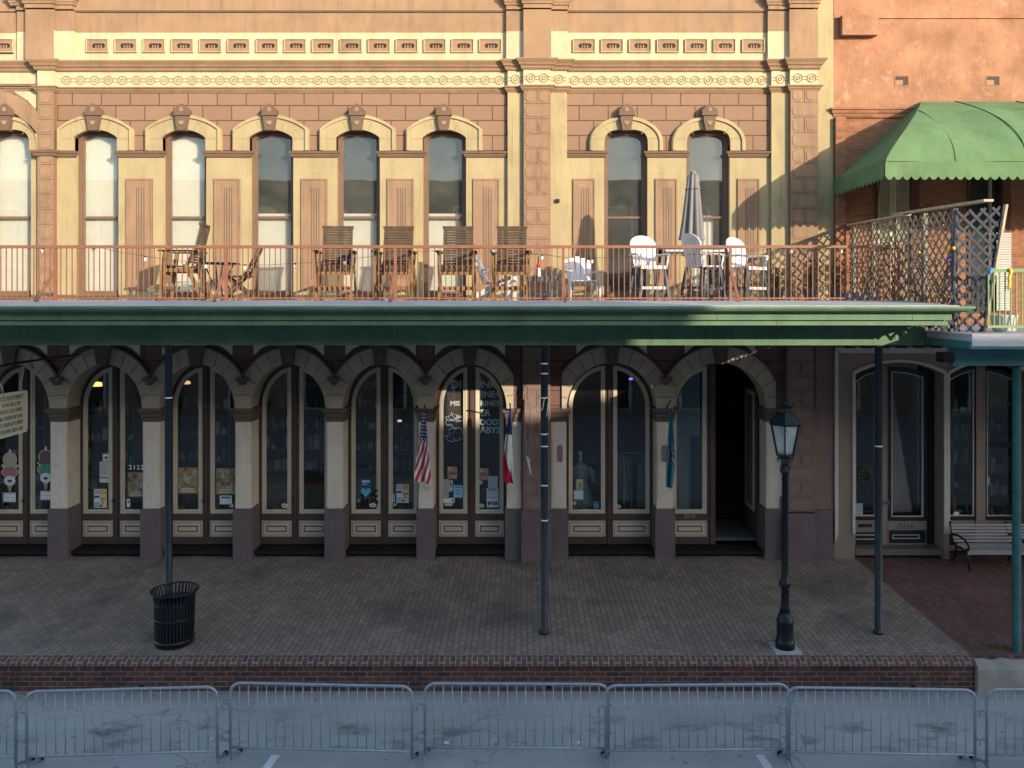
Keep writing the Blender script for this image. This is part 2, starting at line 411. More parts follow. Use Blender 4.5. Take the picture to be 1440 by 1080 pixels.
# ------------------------------------------------------------------ the two-storey arcaded building
B = thing('arcade_building', (0, YW, .7), 'long two-storey cream and tan commercial building with an arcade of arched glass doors', 'building')
XL, XR = -13.0, U(1146)
XEND = U(1172)
PATH = [(XL, 16.83), (U(57), 16.83), (U(57), 16.69), (U(80), 16.69), (U(80), 16.8), (U(714), 16.8), (U(714), 16.71), (U(736), 16.71), (U(736), 16.62), (U(774), 16.62),
        (U(774), 16.71), (U(797), 16.71), (U(797), 16.8), (U(1083), 16.8), (U(1083), 16.71), (U(1107), 16.71), (U(1107), 16.62), (XR, 16.62), (XR, 16.8)]
BACK = 17.2
def band(name, z0, z1, mt, path=PATH, close=None):
    m = MB(); m.sweep(path, [(0, z0), (0, z1)], ends=False)
    return m.build(name, mt, B)
def moulding(name, prof, mt, path=PATH):
    m = MB(); m.sweep(path, prof); return m.build(name, mt, B)
# upper windows: (centre px, kind, blind)
WIN = [(13, 'ell', 'full'), (136, 'seg', 'full'), (259.5, 'seg', 'full'), (382, 'seg', 'half'), (503.7, 'seg', 'half'), (625, 'seg', 'half'), (880, 'ell', 'none'), (995.6, 'ell', 'side')]
HW = 30.5 / 68.452
def win_outline(px, kind, inset=0., zb=None):
    cx = U(px); h = HW - inset
    if kind == 'seg':
        zs, zt = V(194) , V(183) - inset; s = zt - zs; Rr = (h * h + s * s) / (2 * s); a = math.degrees(math.asin(h / Rr))
        top = [(cx + Rr * math.sin(R(t)), zt - Rr + Rr * math.cos(R(t))) for t in [a - 2 * a * i / 14 for i in range(15)]]
    else:
        zs, zt = V(205), V(183) - inset
        top = []
        for i in range(19):
            t = R(180 * i / 18); c, s_ = math.cos(t), math.sin(t)
            top.append((cx + h * math.copysign(abs(c) ** .62, c), zs + (zt - zs) * abs(s_) ** .62))
    zb = V(419.5) if zb is None else zb
    return [(cx - h, zb), (cx + h, zb)] + top
# recess-deep wall slab with window openings (cream below, ashlar above)
def slab(name, z0, z1, mt, x0, x1, y=16.8, notch=True):
    m = MB(); xs = []
    poly = [(x0, z1)]
    # walk along the bottom left to right, going round each opening that crosses the strip
    bot = [(x0, z0)]
    for px, k, _ in WIN:
        cx = U(px)
        if not (x0 < cx < x1): continue
        o = win_outline(px, k, 0, z0 - .0)
        left_up = [p for p in o[2:]][::-1]     # from left spring to right spring
        bot += [(cx - HW, z0)] + [p for p in left_up if p[1] > z0 + .002] + [(cx + HW, z0)]
    bot.append((x1, z0))
    m.prism(bot + [(x1, z1), (x0, z1)], y, BACK)
    return m.build(name, mt, B)
zi = V(216.5)
DADO = [U(80)] ; 
segs = []
lastx = XL
for px, k, _ in WIN:
    cx = U(px); segs.append((lastx, cx - HW)); lastx = cx + HW
segs.append((lastx, XEND))
m = MB()
for i, (a, b_) in enumerate(segs):
    m.box(a, b_, 16.8, BACK, 5.6, zi)
m.build('lower_wall', CREAM, B)
slab('wall', zi, V(126), ASHLAR, XL, XR)
m = MB().box(XR + .002, XEND, 16.8, BACK, zi + .001, 12.6); m.build('end_wall', CREAM, B)
m = MB().box(XL, XR, 16.84, BACK, V(126) + .001, 12.6); m.build('parapet_wall', TAN, B)
# central/right pilasters: backing strips and rusticated centres
def pilaster(x0, x1, z0, z1, y0, mt, name='pilaster'):
    return MB().box(x0, x1, y0, 16.81, z0, z1).build(name, mt, B)
for a, b_ in ((714, 797), (1083, 1146)): pilaster(U(a), U(b_), 5.7, V(127), 16.71, CREAM)
RJ, RJL = flat((.19, .11, .07)), flat((.13, .08, .07))
def rosette_blocks(pa, pb, ytop, ybot, n, y0, mt, single=False, start=0, jm=RJ):
    m = MB(); x0, x1 = U(pa), U(pb); zt, zb = V(ytop), V(ybot); h = (zt - zb) / n; g = .008
    for i in range(n):
        z1 = zt - i * h; z0 = z1 - h
        cells = [(x0, x1)] if (single or (i + start) % 2) else [(x0, (x0 + x1) / 2), ((x0 + x1) / 2, x1)]
        for c0, c1 in cells:
            m.box(c0 + g, c1 - g, y0 - .012, y0 + .05, z0 + g, z1 - g)
            pw = min(c1 - c0, 2) ; ins = .045; k = .05
            a, b2, c, d = c0 + ins, c1 - ins, z0 + ins, z1 - ins
            o = [(a + k, c), (b2 - k, c), (b2, c + k), (b2, d - k), (b2 - k, d), (a + k, d), (a, d - k), (a, c + k)]
            e = .012; m.prism([(p[0] + math.copysign(e, p[0] - (a + b2) / 2), p[1] + math.copysign(e, p[1] - (c + d) / 2)) for p in o], y0 - .0145, y0 - .008, m=1)
            m.prism(o, y0 - .021, y0 - .008)
            if c1 - c0 < .4 and jm is RJL:
                m.prism([(p[0] * .55 + (a + b2) / 2 * .45, p[1] * .55 + (c + d) / 2 * .45) for p in o], y0 - .027, y0 - .015)
    m.box(x0, x1, y0, 16.72 if not single else 16.81, zb, zt, m=1)
    return m.build('pilaster', [mt, jm], B)
rosette_blocks(736, 774, 128, 422, 14, 16.62, TAN)
rosette_blocks(1107, 1146, 126, 422, 14, 16.62, TAN)
rosette_blocks(58, 80, 128, 422, 14, 16.69, TAN, single=True)
pilaster(U(57), U(58), 5.7, V(127), 16.69, TAN)
# cornices and friezes, stepping round the pilasters
moulding('string_course', [(0, V(131)), (.02, V(131)), (.03, V(129.5)), (.05, V(128)), (.06, V(126)), (.085, V(125)), (.085, V(123.6)), (0, V(123.6))], TAN)
band('frieze', V(124), V(100), CREAM2)
moulding('cornice', [(0, V(101.5)), (.03, V(101)), (.05, V(99)), (.055, V(97)), (.09, V(95)), (.10, V(93)), (.135, V(90)), (.15, V(88.5)), (.15, V(87.2)), (0, V(86))], TAN)
UP2 = [(XL, 16.83), (U(26), 16.83), (U(26), 16.75), (U(43), 16.75), (U(43), 16.62), (U(83), 16.62), (U(83), 16.70), (U(107), 16.70), (U(107), 16.8), (U(712), 16.8), (U(712), 16.71), (U(736), 16.71), (U(736), 16.62), (U(775), 16.62),
       (U(775), 16.71), (U(798), 16.71), (U(798), 16.8), (U(1078), 16.8), (U(1078), 16.71), (U(1106), 16.71), (U(1106), 16.62), (XR, 16.62), (XR, 16.8)]
band('attic_band', V(86.5), V(46), CREAM2, UP2)
band('attic_band', V(46), V(17.5), TAN, UP2)
band('attic_band', V(16), 12.6, TAN, [(x, y - .03) for x, y in UP2])
def seg_mould(a, b_, y, prof):
    m = MB(); m.sweep([(U(a), 16.83), (U(a), y), (U(b_), y), (U(b_), 16.83)], prof); m.build('string_course', TAN, B)
capp = [(0, V(11)), (.03, V(10)), (.03, V(8)), (.05, V(6)), (.05, V(4)), (.08, V(2)), (.10, V(-2)), (0, V(-3))]
for a, b_, y in ((43, 83, 16.59), (83.5, 107, 16.67), (20, 42.5, 16.72), (736, 775, 16.59), (775.5, 798, 16.68), (712, 735.5, 16.68), (1106, 1146, 16.59), (1078, 1105.5, 16.68)): seg_mould(a, b_, y, capp)
# tan centre panels on the attic piers
for a, b_ in ((43, 83), (736, 775), (1106, 1146)): MB().box(U(a) + .004, U(b_) - .004, 16.608, 16.66, V(86), V(45)).build('pier_panel', TAN, B)
# pierced grilles of the attic
def grille(px, w_=29.5, y0=56.2, y1=73.4, yb=16.8):
    m = MB(); a, b_, z0, z1 = U(px), U(px + w_), V(y1), V(y0)
    fr = .012
    outer = [(a - fr, z0 - fr), (b_ + fr, z0 - fr), (b_ + fr, z1 + fr), (a - fr, z1 + fr)]; inner = [(a, z0), (b_, z0), (b_, z1), (a, z1)]
    m.prism(outer, yb - .045, yb - .001, [inner]); 
    o = m.build('grille', CREAM2, B)
    cx, cz = (a + b_) / 2 + .02, (z0 + z1) / 2; hw, hh = .135, .048
    slot = arc(cx + hw - hh, cz, hh, hh, -90, 90, 8) + arc(cx - hw + hh, cz, hh, hh, 90, 270, 8)
    m = MB(); m.prism(inner, yb - .02, yb - .002, [slot]); m.build('grille_plate', TAN, o)
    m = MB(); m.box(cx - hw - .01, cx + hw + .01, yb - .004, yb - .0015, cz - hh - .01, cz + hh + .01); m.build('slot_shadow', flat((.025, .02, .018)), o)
    m = MB()
    for d in (-.055, 0, .055): m.box(cx + d - .013, cx + d + .013, yb - .018, yb - .0045, cz - hh, cz + hh * .35)
    m.build('slot_bar', TAN, o)
for px in (-10.5, 123, 162.8, 202.6, 242.3, 281.8, 321.3, 361.5, 400.7, 440, 479.2, 518.6, 557.6, 597, 636, 674.8, 806.5, 845.7, 885, 924.3, 963.8, 1003.6, 1044): grille(px)
# chain of rings carved in the frieze
def ring(m, cx, cz, y, ro, ri):
    m.prism(arc(cx, cz, ro, ro, 0, 345, 23), y - .012, y + .003, [arc(cx, cz, ro - .016, ro - .016, 0, 345, 23)])
    m.prism(arc(cx, cz, ri, ri, 0, 330, 11), y - .012, y + .003, [arc(cx, cz, ri - .014, ri - .014, 0, 330, 11)])
RING = pmat('frieze_relief', (.235, .17, .09), .08, 3, streak=0)
m = MB(); cz = V(113)
def chain(a, b_, step, y):
    n = max(1, int(round((b_ - a) / step))); s = (b_ - a) / n
    for i in range(n):
        c = a + s * (i + .5); ring(m, U(c), cz, y, 6.3 / 68.45, 2.9 / 68.45)
        for x0, x1 in ((c - s / 2, c - 5.6), (c + 5.6, c + s / 2)):
            for dz in (-2.2, 2.2): m.box(U(x0) - .001, U(x1) + .001, y - .010, y + .003, cz + dz / 68.45 - .007, cz + dz / 68.45 + .007)
chain(84, 712, 19.62, 16.8); chain(715, 735, 19.5, 16.71); chain(737.5, 773.5, 18, 16.62); chain(775, 796, 20, 16.71); chain(799, 1081, 19.4, 16.8); chain(1085, 1106, 20, 16.71); chain(1109, 1146, 18.5, 16.62)
m.build('frieze_relief', RING, B)
# thin line under the dentil course of each bay and the attic panel line
m = MB()
for a, b_ in ((107, 712), (798, 1078)): m.box(U(a), U(b_), 16.765, 16.9, V(17.4), V(15.2))
m.build('attic_groove', JOINT, B)
# impost moulding, cream panels and window surrounds of the upper floor
IMP = [(0, V(222)), (.03, V(221)), (.045, V(219)), (.05, V(217.5)), (.075, V(216)), (.085, V(213.5)), (0, V(212.6))]
def imp(a, b_, y=16.8):
    m = MB(); m.sweep([(U(a), 16.82), (U(a), y), (U(b_), y), (U(b_), 16.82)], IMP); m.build('impost', BROWN, B)
for a, b_ in ((81, 105), (166.6, 229), (290, 351.5), (412.5, 473), (534.3, 594.5), (655.6, 712), (798, 849.4), (910.6, 965), (1026.2, 1081)): imp(a, b_)
imp(43.6, 56, 16.83); imp(55, 81.5, 16.68)
for a, b_ in ((180, 213), (303.5, 336), (426, 458.5), (547, 580), (667.5, 700.5), (808, 834.5), (923.5, 950), (1039, 1065.5)):
    m = MB(); g = MB()
    x0, x1 = U(a), U(b_); z0, z1 = V(406), V(253.5); ins = .03
    m.box(x0 - ins, x1 + ins, 16.780, 16.81, z0 - ins, z1 + ins)
    m.prism([(x0 - ins, z0 - ins), (x1 + ins, z0 - ins), (x1 + ins, z1 + ins), (x0 - ins, z1 + ins)], 16.765, 16.79, [[(x0, z0), (x1, z0), (x1, z1), (x0, z1)]])
    c = (x0 + x1) / 2
    pn = m.build('pier_panel', TAN, B)
    for d in (-1.5, -.5, .5, 1.5):
        x = c + d * .051 + .02
        g.box(x - .008, x + .008, 16.777, 16.79, V(393), V(264)); g.build('panel_flute', JOINT, pn); g = MB()
    g = MB()
m = MB()
for a, b_ in ((81, 105), (167, 228.5), (290.5, 351), (413, 472.5), (534.8, 594), (656, 711), (799, 849), (911, 964.5), (1026.5, 1080)):
    m.box(U(a), U(b_), 16.797, 16.81, V(240.3), V(239.6))
m.build('joint_line', flat((.36, .27, .14)), B)

def surround(px, kind, a_out=52, top=163.5):
    cx = U(px); k = 68.452
    inner = win_outline(px, kind, 0, V(213.4))
    if kind == 'seg':
        def outer(ex):
            h = (a_out + ex) / k; zs = V(183); zt = V(top - ex); s = zt - zs; Rr = (h * h + s * s) / (2 * s); a = math.degrees(math.asin(min(1, h / Rr)))
            return [(cx + Rr * math.sin(R(t)), zt - Rr + Rr * math.cos(R(t))) for t in [a - 2 * a * i / 20 for i in range(21)]]
    else:
        def outer(ex):
            h = (a_out + ex) / k; zs = V(201); zt = V(top - ex)
            return [(cx + h * math.cos(R(t)), zs + (zt - zs) * math.sin(R(t))) for t in [180 * i / 26 for i in range(27)]]
    def ringpoly(oo, ii, zb):
        hO = oo[0][0]; hI = ii[0][0]
        return [(hO, zb)] + oo + [(oo[-1][0], zb), (ii[-1][0], zb)] + ii[::-1] + [(hI, zb)]
    zb = V(212.6)
    ii = inner[2:]
    m = MB(); m.prism(ringpoly(outer(-3), ii, zb), 16.735, 16.93)
    m.prism(ringpoly(outer(0), outer(-3.5), zb), 16.70, 16.81)
    m.prism(ringpoly(outer(1.5), outer(-.5), zb), 16.72, 16.81)
    j = m
    for t in ((-27, 27) if kind == 'seg' else (-42, 42)):
        x = cx + math.sin(R(t)) * .0; d = Vector((math.sin(R(t)), math.cos(R(t))))
        c0 = Vector((cx, V(213))) ; p, q = c0 + d * (.47 if kind == 'seg' else .46), c0 + d * (.66 if kind == 'seg' else .62)
        j.bar((p.x, 16.735, p.y), (q.x, 16.735, q.y), .012, .004, up=(0, 1, 0), m=1)
    for sgn in (-1, 1): j.box(cx + sgn * (HW + .01), cx + sgn * (a_out - 5) / k, 16.7325, 16.74, V(196.4), V(195.6), m=1)
    s = m.build('arch_surround', [CREAM, flat((.20, .15, .09))], B)
    # keystone with carved head
    m = MB(); zt, zb2 = V(149), V(185.5)
    kp = [(cx - .085, zb2), (cx + .085, zb2), (cx + .125, V(170)), (cx + .125, V(165)), (cx + .155, V(164)), (cx + .155, V(157)), (cx + .09, V(152.5)), (cx + .04, V(149.5)), (cx, zt + .02), (cx - .04, V(149.5)), (cx - .09, V(152.5)), (cx - .155, V(157)), (cx - .155, V(164)), (cx - .125, V(165)), (cx - .125, V(170))]
    m.prism(kp, 16.63, 16.81)
    m.prism([(cx - .165, V(165)), (cx + .165, V(165)), (cx + .165, V(163.5)), (cx - .165, V(163.5))], 16.60, 16.7)
    kk = m.build('keystone', GREY, B)
    m = MB()
    for a in (0, 45, 90, 135):
        d = Vector((math.cos(R(a)), 0, math.sin(R(a)))) * .045; c = Vector((cx, 16.625, V(156.5))); m.bar(c - d, c + d, .014, .014, up=(0, 1, 0))
    for a in (60, 90, 120):
        d = Vector((math.cos(R(a)), 0, math.sin(R(a)))) * .10; c = Vector((cx, 16.625, V(178.5))); m.bar(c, c + d, .018, .014, up=(0, 1, 0))
    m.build('carving', flat((.32, .23, .15)), kk)
for px, k, _ in WIN: surround(px, k, 52 if k == 'seg' else (45 if px < 100 else 50), 163.5 if k == 'seg' else 166)
# big segmental arch of the left-hand bay
m = MB(); cx, cz = U(-25), V(238.6); k = 68.452
m.prism(arc(cx, cz, 114 / k, 114 / k, 32, 148, 40) + arc(cx, cz, 92 / k, 92 / k, 148, 32, 40), 16.70, 16.84); m.build('relieving_arch', TAN, B)
m = MB(); m.box(U(-90), U(57), 16.76, 16.84, V(122), V(118.5)); m.box(U(53), U(57), 16.76, 16.84, V(160), V(122)); m.build('arch_frame', BROWN, B)
m = MB(); m.prism([(U(54), V(158)), (U(54), V(127)), (U(17), V(127)), (U(40), V(142))][::-1], 16.79, 16.84); m.build('corner_panel', CREAM2, B)
m = MB()
for t in range(36, 146, 12):
    d = Vector((math.cos(R(t)), math.sin(R(t)))); p = Vector((cx, cz)) + d * 93 / k; q = Vector((cx, cz)) + d * 113 / k
    m.bar((p.x, 16.70, p.y), (q.x, 16.70, q.y), .012, .004, up=(0, 1, 0))
m.build('joint_line', flat((.25, .15, .09)), B)

def upper_window(px, kind, blind):
    cx = U(px); o = win_outline(px, kind); i1 = win_outline(px, kind, .075, V(412)); k = 68.452
    m = MB(); m.prism(o, 16.93, 17.05, [i1]); f = m.build('window', BROWN, B)
    i2 = win_outline(px, kind, .10, V(303)); i2b = win_outline(px, kind, .10, V(410))
    zt = V(303)
    m = MB(); m.prism(i1, 16.97, 17.03, [win_outline(px, kind, .10, zt), [(cx - HW + .10, V(409)), (cx + HW - .10, V(409)), (cx + HW - .10, zt - .05), (cx - HW + .10, zt - .05)]]); m.build('sash', BROWN, f)
    m = MB(); m.prism(win_outline(px, kind, .09, V(411)), 16.995, 17.001); m.build('pane', GLASSUP, f)
    if blind in ('full', 'half', 'side'):
        m = MB(); zt = V(175) if blind == 'full' else V(301); x0, x1 = cx - HW - .04, cx + HW + .04
        if blind == 'side': x0, x1 = cx - HW - .04, cx + .18
        n = 60 if blind != 'side' else 14
        if blind == 'side':
            for i in range(n):
                a = x0 + (x1 - x0) * i / n; b2 = x0 + (x1 - x0) * (i + 1) / n; d = .03 * (i % 2)
                m.poly([(a, 17.12 + d, V(418)), (b2, 17.12 + .03 * ((i + 1) % 2), V(418)), (b2, 17.12 + .03 * ((i + 1) % 2), zt), (a, 17.12 + d, zt)])
        else:
            z = V(418)
            if blind == 'full':
                z = zt; m.box(x0, x1, 17.09, 17.10, V(418), zt)
            while z < zt:
                m.box(x0, x1, 17.085, 17.10, z + .0015, z + .0485); z += .05
            m.box(x0, x1, 17.105, 17.11, V(418), zt)
        m.build('curtain' if blind == 'side' else 'blind', BLIND, f)
    MB().box(cx - HW + .01, cx + HW - .01, 16.86, 17.04, V(424), V(418.8)).build('sill', BROWN, f)
for a in WIN: upper_window(*a)
# dark rooms behind the windows of both floors
def room(z0, z1, y0, y1, x0, x1, mt):
    m = MB()
    for a, b_, c, d, e, f in ((x0, x1, y1, y1 + .1, z0, z1), (x0, x1, y0, y1, z0 - .1, z0), (x0, x1, y0, y1, z1, z1 + .1), (x0 - .1, x0, y0, y1, z0, z1), (x1, x1 + .1, y0, y1, z0, z1)): m.box(a, b_, c, d, e, f)
    return m.build('interior', mt, B)
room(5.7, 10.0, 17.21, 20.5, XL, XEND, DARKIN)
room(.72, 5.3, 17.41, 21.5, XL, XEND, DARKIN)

# ---- ground floor arcade
ZS = V(575); K = 68.452
OPEN = [(-111, 53, 63), (18, 53, 63), (148, 53, 63), (278, 53, 63), (406.5, 53, 63), (535.5, 53, 63), (661, 51.5, 63), (860, 63.5, 65), (1012, 65.5, 65)]
MID = [-175, -46.5, 83, 213, 342.3, 471, 598.5, 722, 935.5, 1090]    # pier centres; the pilaster bay lies between 722 and 790
def merge(c, a, b, lim_l, lim_r, ex=22, ez=24):
    A, Bz = (a + ex) / K, (b + ez) / K; cx = U(c); pts = []
    for i in range(49):
        t = 180 - 180 * i / 48
        x = cx + A * math.cos(R(t)); z = ZS + Bz * math.sin(R(t))
        if lim_l < x < lim_r: pts.append((x, z))
    def at(x): return ZS + Bz * math.sqrt(max(0, 1 - ((x - cx) / A) ** 2))
    if pts[0][0] - lim_l > 1e-4 and lim_l > cx - A: pts.insert(0, (lim_l, at(lim_l)))
    if lim_r - pts[-1][0] > 1e-4 and lim_r < cx + A: pts.append((lim_r, at(lim_r)))
    return pts     # left to right
bot = [(XL, ZS)]
for i, (c, a, b) in enumerate(OPEN):
    l = U(MID[i]); r = U(MID[i + 1])
    if i == 7: l = U(790)
    if i == 0: l = XL
    p = merge(c, a, b, l, r)
    ringp = [(p[0][0], ZS)] + p + [(p[-1][0], ZS)] + [(U(c) + a / K * math.cos(R(t)), ZS + b / K * math.sin(R(t))) for t in [180 * j / 32 for j in range(33)]]
    m = MB(); m.prism(ringp[::-1], 16.755 if i % 2 else 16.757, 17.28); j = m; nj = 11 if a < 60 else 13
    for q in range(1, nj):
        t = 180 * q / nj
        if abs(t - 90) < 9: continue
        p0 = (U(c) + (a + 2) / K * math.cos(R(t)), ZS + (b + 2) / K * math.sin(R(t))); p1 = (U(c) + (a + 19) / K * math.cos(R(t)), ZS + (b + 21) / K * math.sin(R(t)))
        if p1[0] < l or p1[0] > r: p1 = (max(l, min(r, p1[0])), p1[1] - .05)
        j.bar((p0[0], 16.755, p0[1]), (p1[0], 16.755, p1[1]), .014, .006, up=(0, 1, 0), m=1)
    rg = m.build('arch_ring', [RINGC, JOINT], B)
    # hood mould above the ring
    hp = merge(c, a, b, l, r, 24.5, 26.5); lp = merge(c, a, b, l, r, 21.5, 23.5)
    m = MB(); m.prism(hp + lp[::-1], 16.72, 16.81)
    m.build('hood_mould', DKBROWN, B)
    if bot[-1][0] < p[0][0] - 1e-3: bot += [(bot[-1][0] + 1e-4, ZS), (p[0][0] - 1e-4, ZS)] if bot[-1][1] > ZS else [(p[0][0] - 1e-4, ZS)]
    bot += p
    # keystone
    kx = U(c); zt = ZS + (b + 30) / K; zb = ZS + (b - 1) / K
    m = MB(); m.prism([(kx - .10, zb), (kx + .10, zb), (kx + .15, zb + .32), (kx + .19, zb + .36), (kx + .19, zb + .52), (kx - .19, zb + .52), (kx - .19, zb + .36), (kx - .15, zb + .32)], 16.64, 17.28)
    ks = m.build('keystone', KEYLOW, B)
    m = MB()
    for a2 in (60, 90, 120):
        d = Vector((math.cos(R(a2)), 0, math.sin(R(a2)))) * .12; cc = Vector((kx, 16.635, zb + .12)); m.bar(cc, cc + d, .02, .014, up=(0, 1, 0))
    m.build('carving', flat((.16, .12, .10)), ks)
    # cream spandrel slabs either side of the keystone
    m = MB()
    for s in (-1, 1):
        q = [(kx + s * .30, 5.56), (kx + s * .30, ZS + (b + 30) / K), (kx + s * .55, ZS + (b + 23) / K), (kx + s * .72, ZS + (b + 12) / K), (kx + s * .72, 5.56)]
        m.prism(q if s > 0 else q[::-1], 16.775, 16.81)
    m.build('spandrel_panel', CREAMLOW, B)
bot = [bot[0]] + [bot[i] for i in range(1, len(bot)) if abs(bot[i][0] - bot[i - 1][0]) + abs(bot[i][1] - bot[i - 1][1]) > 2e-4]
if bot[-1][1] > ZS + .01: bot.append((bot[-1][0] + 1e-4, ZS))
bot.append((U(1147), ZS))
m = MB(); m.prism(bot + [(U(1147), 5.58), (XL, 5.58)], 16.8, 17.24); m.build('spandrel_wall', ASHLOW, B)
# piers: cream shaft, impost, plum base
def pier(a, b_, name='pier'):
    x0, x1 = U(a), U(b_); zi0, zi1 = V(593), V(574); zb = V(715)
    m = MB(); m.box(x0, x1, 16.80, 17.28, zb - .02, zi0 + .01); ch = .0
    m.box(x0 + .025, x1 - .025, 16.785, 16.81, zb + .25, zi0 - .25)
    s = m.build(name, CREAMLOW, B)
    MB().box(x0 - .035, x1 + .035, 16.75, 17.27, .6, zb).build('pier_base', PLUM, s)
    m = MB(); pr = [(.0, zi0), (.02, zi0), (.02, zi0 + .08), (.035, zi0 + .10), (.035, zi0 + .16), (.07, zi0 + .20), (.085, zi0 + .255), (.085, zi1), (0, zi1)]
    m.sweep([(x0, 17.27), (x0, 16.8), (x1, 16.8), (x1, 17.27)], pr); m.box(x0 + .001, x1 - .001, 16.80, 17.27, zi0, zi1 - .002)
    m.build('impost', KEYLOW, s)
    return s
for a, b_ in ((-59, -35), (71, 95), (201, 225), (331, 353.5), (459.5, 482.5), (588.5, 609.5), (712.5, 733), (775, 796.5), (923.5, 946.5), (1077.5, 1101)): pier(a, b_)
# corbels where the arch rings meet
for px in MID[1:7] + [935.5]:
    x = U(px); z = V(541)
    m = MB(); m.prism([(x - .04, z), (x + .04, z), (x + .07, z + .07), (x + .11, z + .09), (x + .13, z + .16), (x - .13, z + .16), (x - .11, z + .09), (x - .07, z + .07)], 16.66, 16.8); m.build('corbel', KEYLOW, B)
# ground floor pilasters
rosette_blocks(735, 774, 486, 715, 11, 16.66, LOWTAN, start=1, jm=RJL)
rosette_blocks(1103, 1141, 486, 717, 11, 16.66, LOWTAN, start=1, jm=RJL)
MB().box(U(733), U(775), 16.61, 16.74, .6, V(715)).build('pier_base', PLUM, B)
MB().box(U(1099), U(1142), 16.61, 16.74, .6, V(719)).build('pier_base', PLUM, B)
MB().box(U(1142), U(1168), 16.70, 16.79, .6, V(716)).build('pier_base', PLUM, B)
MB().box(U(1096), XEND, 16.795, 17.24, .6, ZS - .002).build('wall', LOWTAN, B)
MB().box(U(1147) + .002, XEND, 16.796, 17.24, ZS + .002, 5.58).build('wall', LOWTAN, B)
MB().box(U(733), U(775), 16.80, 17.24, .6, ZS - .002).build('wall', LOWTAN, B)
# rounded plaques on two piers
for px in (787.5, 934.5):
    x = U(px); m = MB(); m.prism(arc(x, V(629), .055, .055, 0, 180, 10) + arc(x, V(646), .055, .055, 180, 360, 10), 16.765, 16.79); m.build('plaque', pmat('plaque_paint', (.19, .13, .15), .2, 6), B)

# ---- arched glass doors
DY = 17.28
def leafshape(x0, a, b, zb, s, cx, zs=ZS, n=14):
    pts = [(x0, zb), (a, zb)]
    t1 = math.degrees(math.acos(min(1, x0 / a)))
    pts += [(a * math.cos(R(t1 * i / n)), zs + b * math.sin(R(t1 * i / n))) for i in range(n + 1)]
    pts = [(cx + s * x, z) for x, z in pts]
    return pts if s > 0 else pts[::-1]
def door_leaf(cx, s, a, b, x0=.012, open_=False):
    zb = .79; bx = x0 + .075; oa, ob = a - .075, b - .09
    out = leafshape(x0, a + .10, b + .08, zb, s, cx); hole = leafshape(bx, oa, ob, 1.44, s, cx)
    m = MB(); m.prism(out, DY, DY + .06, [hole]); d = m.build('door', DKBROWN, B)
    bw = .042
    m = MB(); m.prism(hole, DY - .022, DY + .02, [leafshape(bx + bw, oa - bw, ob - bw, 1.44 + bw, s, cx)])
    m.prism(leafshape(bx + bw, oa - bw, ob - bw, 1.44 + bw, s, cx), DY - .008, DY + .02, [leafshape(bx + bw * 2, oa - bw * 2, ob - bw * 2, 1.44 + 2 * bw, s, cx)])
    m.build('glazing_bead', BEADC, d)
    m = MB(); m.prism(leafshape(bx + bw * 1.9, oa - bw * 1.9, ob - bw * 1.9, 1.44 + bw * 1.9, s, cx), DY + .012, DY + .02); m.build('pane', GLASS, d)
    xa, xb = sorted((cx + s * (bx - .005), cx + s * (oa + .005))); z0, z1 = .955, 1.285
    m = MB(); m.box(xa, xb, DY - .022, DY, z0, z1); m.build('lower_panel', BEADC, d)
    m = MB(); r = [(xa, z0), (xb, z0), (xb, z1), (xa, z1)]
    def ins(k): return [(xa + k, z0 + k), (xb - k, z0 + k), (xb - k, z1 - k), (xa + k, z1 - k)]
    m.prism(ins(.028), DY - .026, DY - .02, [ins(.036)]); m.prism(ins(.10), DY - .028, DY - .02, [ins(.122)]); m.build('panel_line', DKBROWN, d)
    m = MB(); m.prism(ins(.124), DY - .035, DY - .02); m.build('raised_panel', BEADC, d)
    return d
def handle(d, x, z):
    m = MB(); m.ball((x, DY - .06, z), .03, 10); m.tube([(x, DY - .06, z), (x, DY, z)], .014, 8); m.box(x - .025, x + .025, DY - .008, DY, z - .09, z + .07); m.build('handle', flat((.05, .045, .04), .35), d)
for i, (c, a, b) in enumerate(OPEN):
    cx = U(c); A = a / K; Bz = b / K
    if i < 8:
        l = door_leaf(cx, -1, A, Bz); r = door_leaf(cx, 1, A, Bz); handle(l, cx - .05, 1.72)
        if i in (2, 5): handle(r, cx + .06, 1.6)
        MB().box(cx - .022, cx + .022, DY - .03, DY - .001, .79, ZS + Bz - .02).build('astragal', DKBROWN, l)
    else:
        l = door_leaf(cx, -1, A, Bz, x0=.09)
        MB().box(cx - .085, cx + .02, DY - .03, DY + .05, .79, ZS + Bz - .01).build('door_post', DKBROWN, B)
        # right leaf folded open into the passage
        m = MB(); x = cx + A - .02; m.box(x - .05, x, DY + .04, DY + .9, .82, ZS + .35); op = m.build('open_door', DKBROWN, B)
        m = MB(); m.box(x - .06, x - .051, DY + .12, DY + .82, 1.44, ZS + .28); m.build('glazing_bead', BEADC, op)
        m = MB(); m.box(x - .065, x - .061, DY + .22, DY + .72, 1.53, ZS + .2); m.build('pane', GLASS, op)
        m = MB(); m.box(cx + .02, cx + A - .075, DY + .02, DY + 1.5, .86, .92); m.build('entry_step', flat((.09, .10, .10)), B)
        text('2018', .125, 'door_number', flat((.30, .27, .23)), B, (cx - .52, DY - .004, 1.372))
    MB().box(cx - A + .002, cx + A - .002, 16.86, DY + .05, .70, .775).build('threshold', MAT_RUBBER, B)
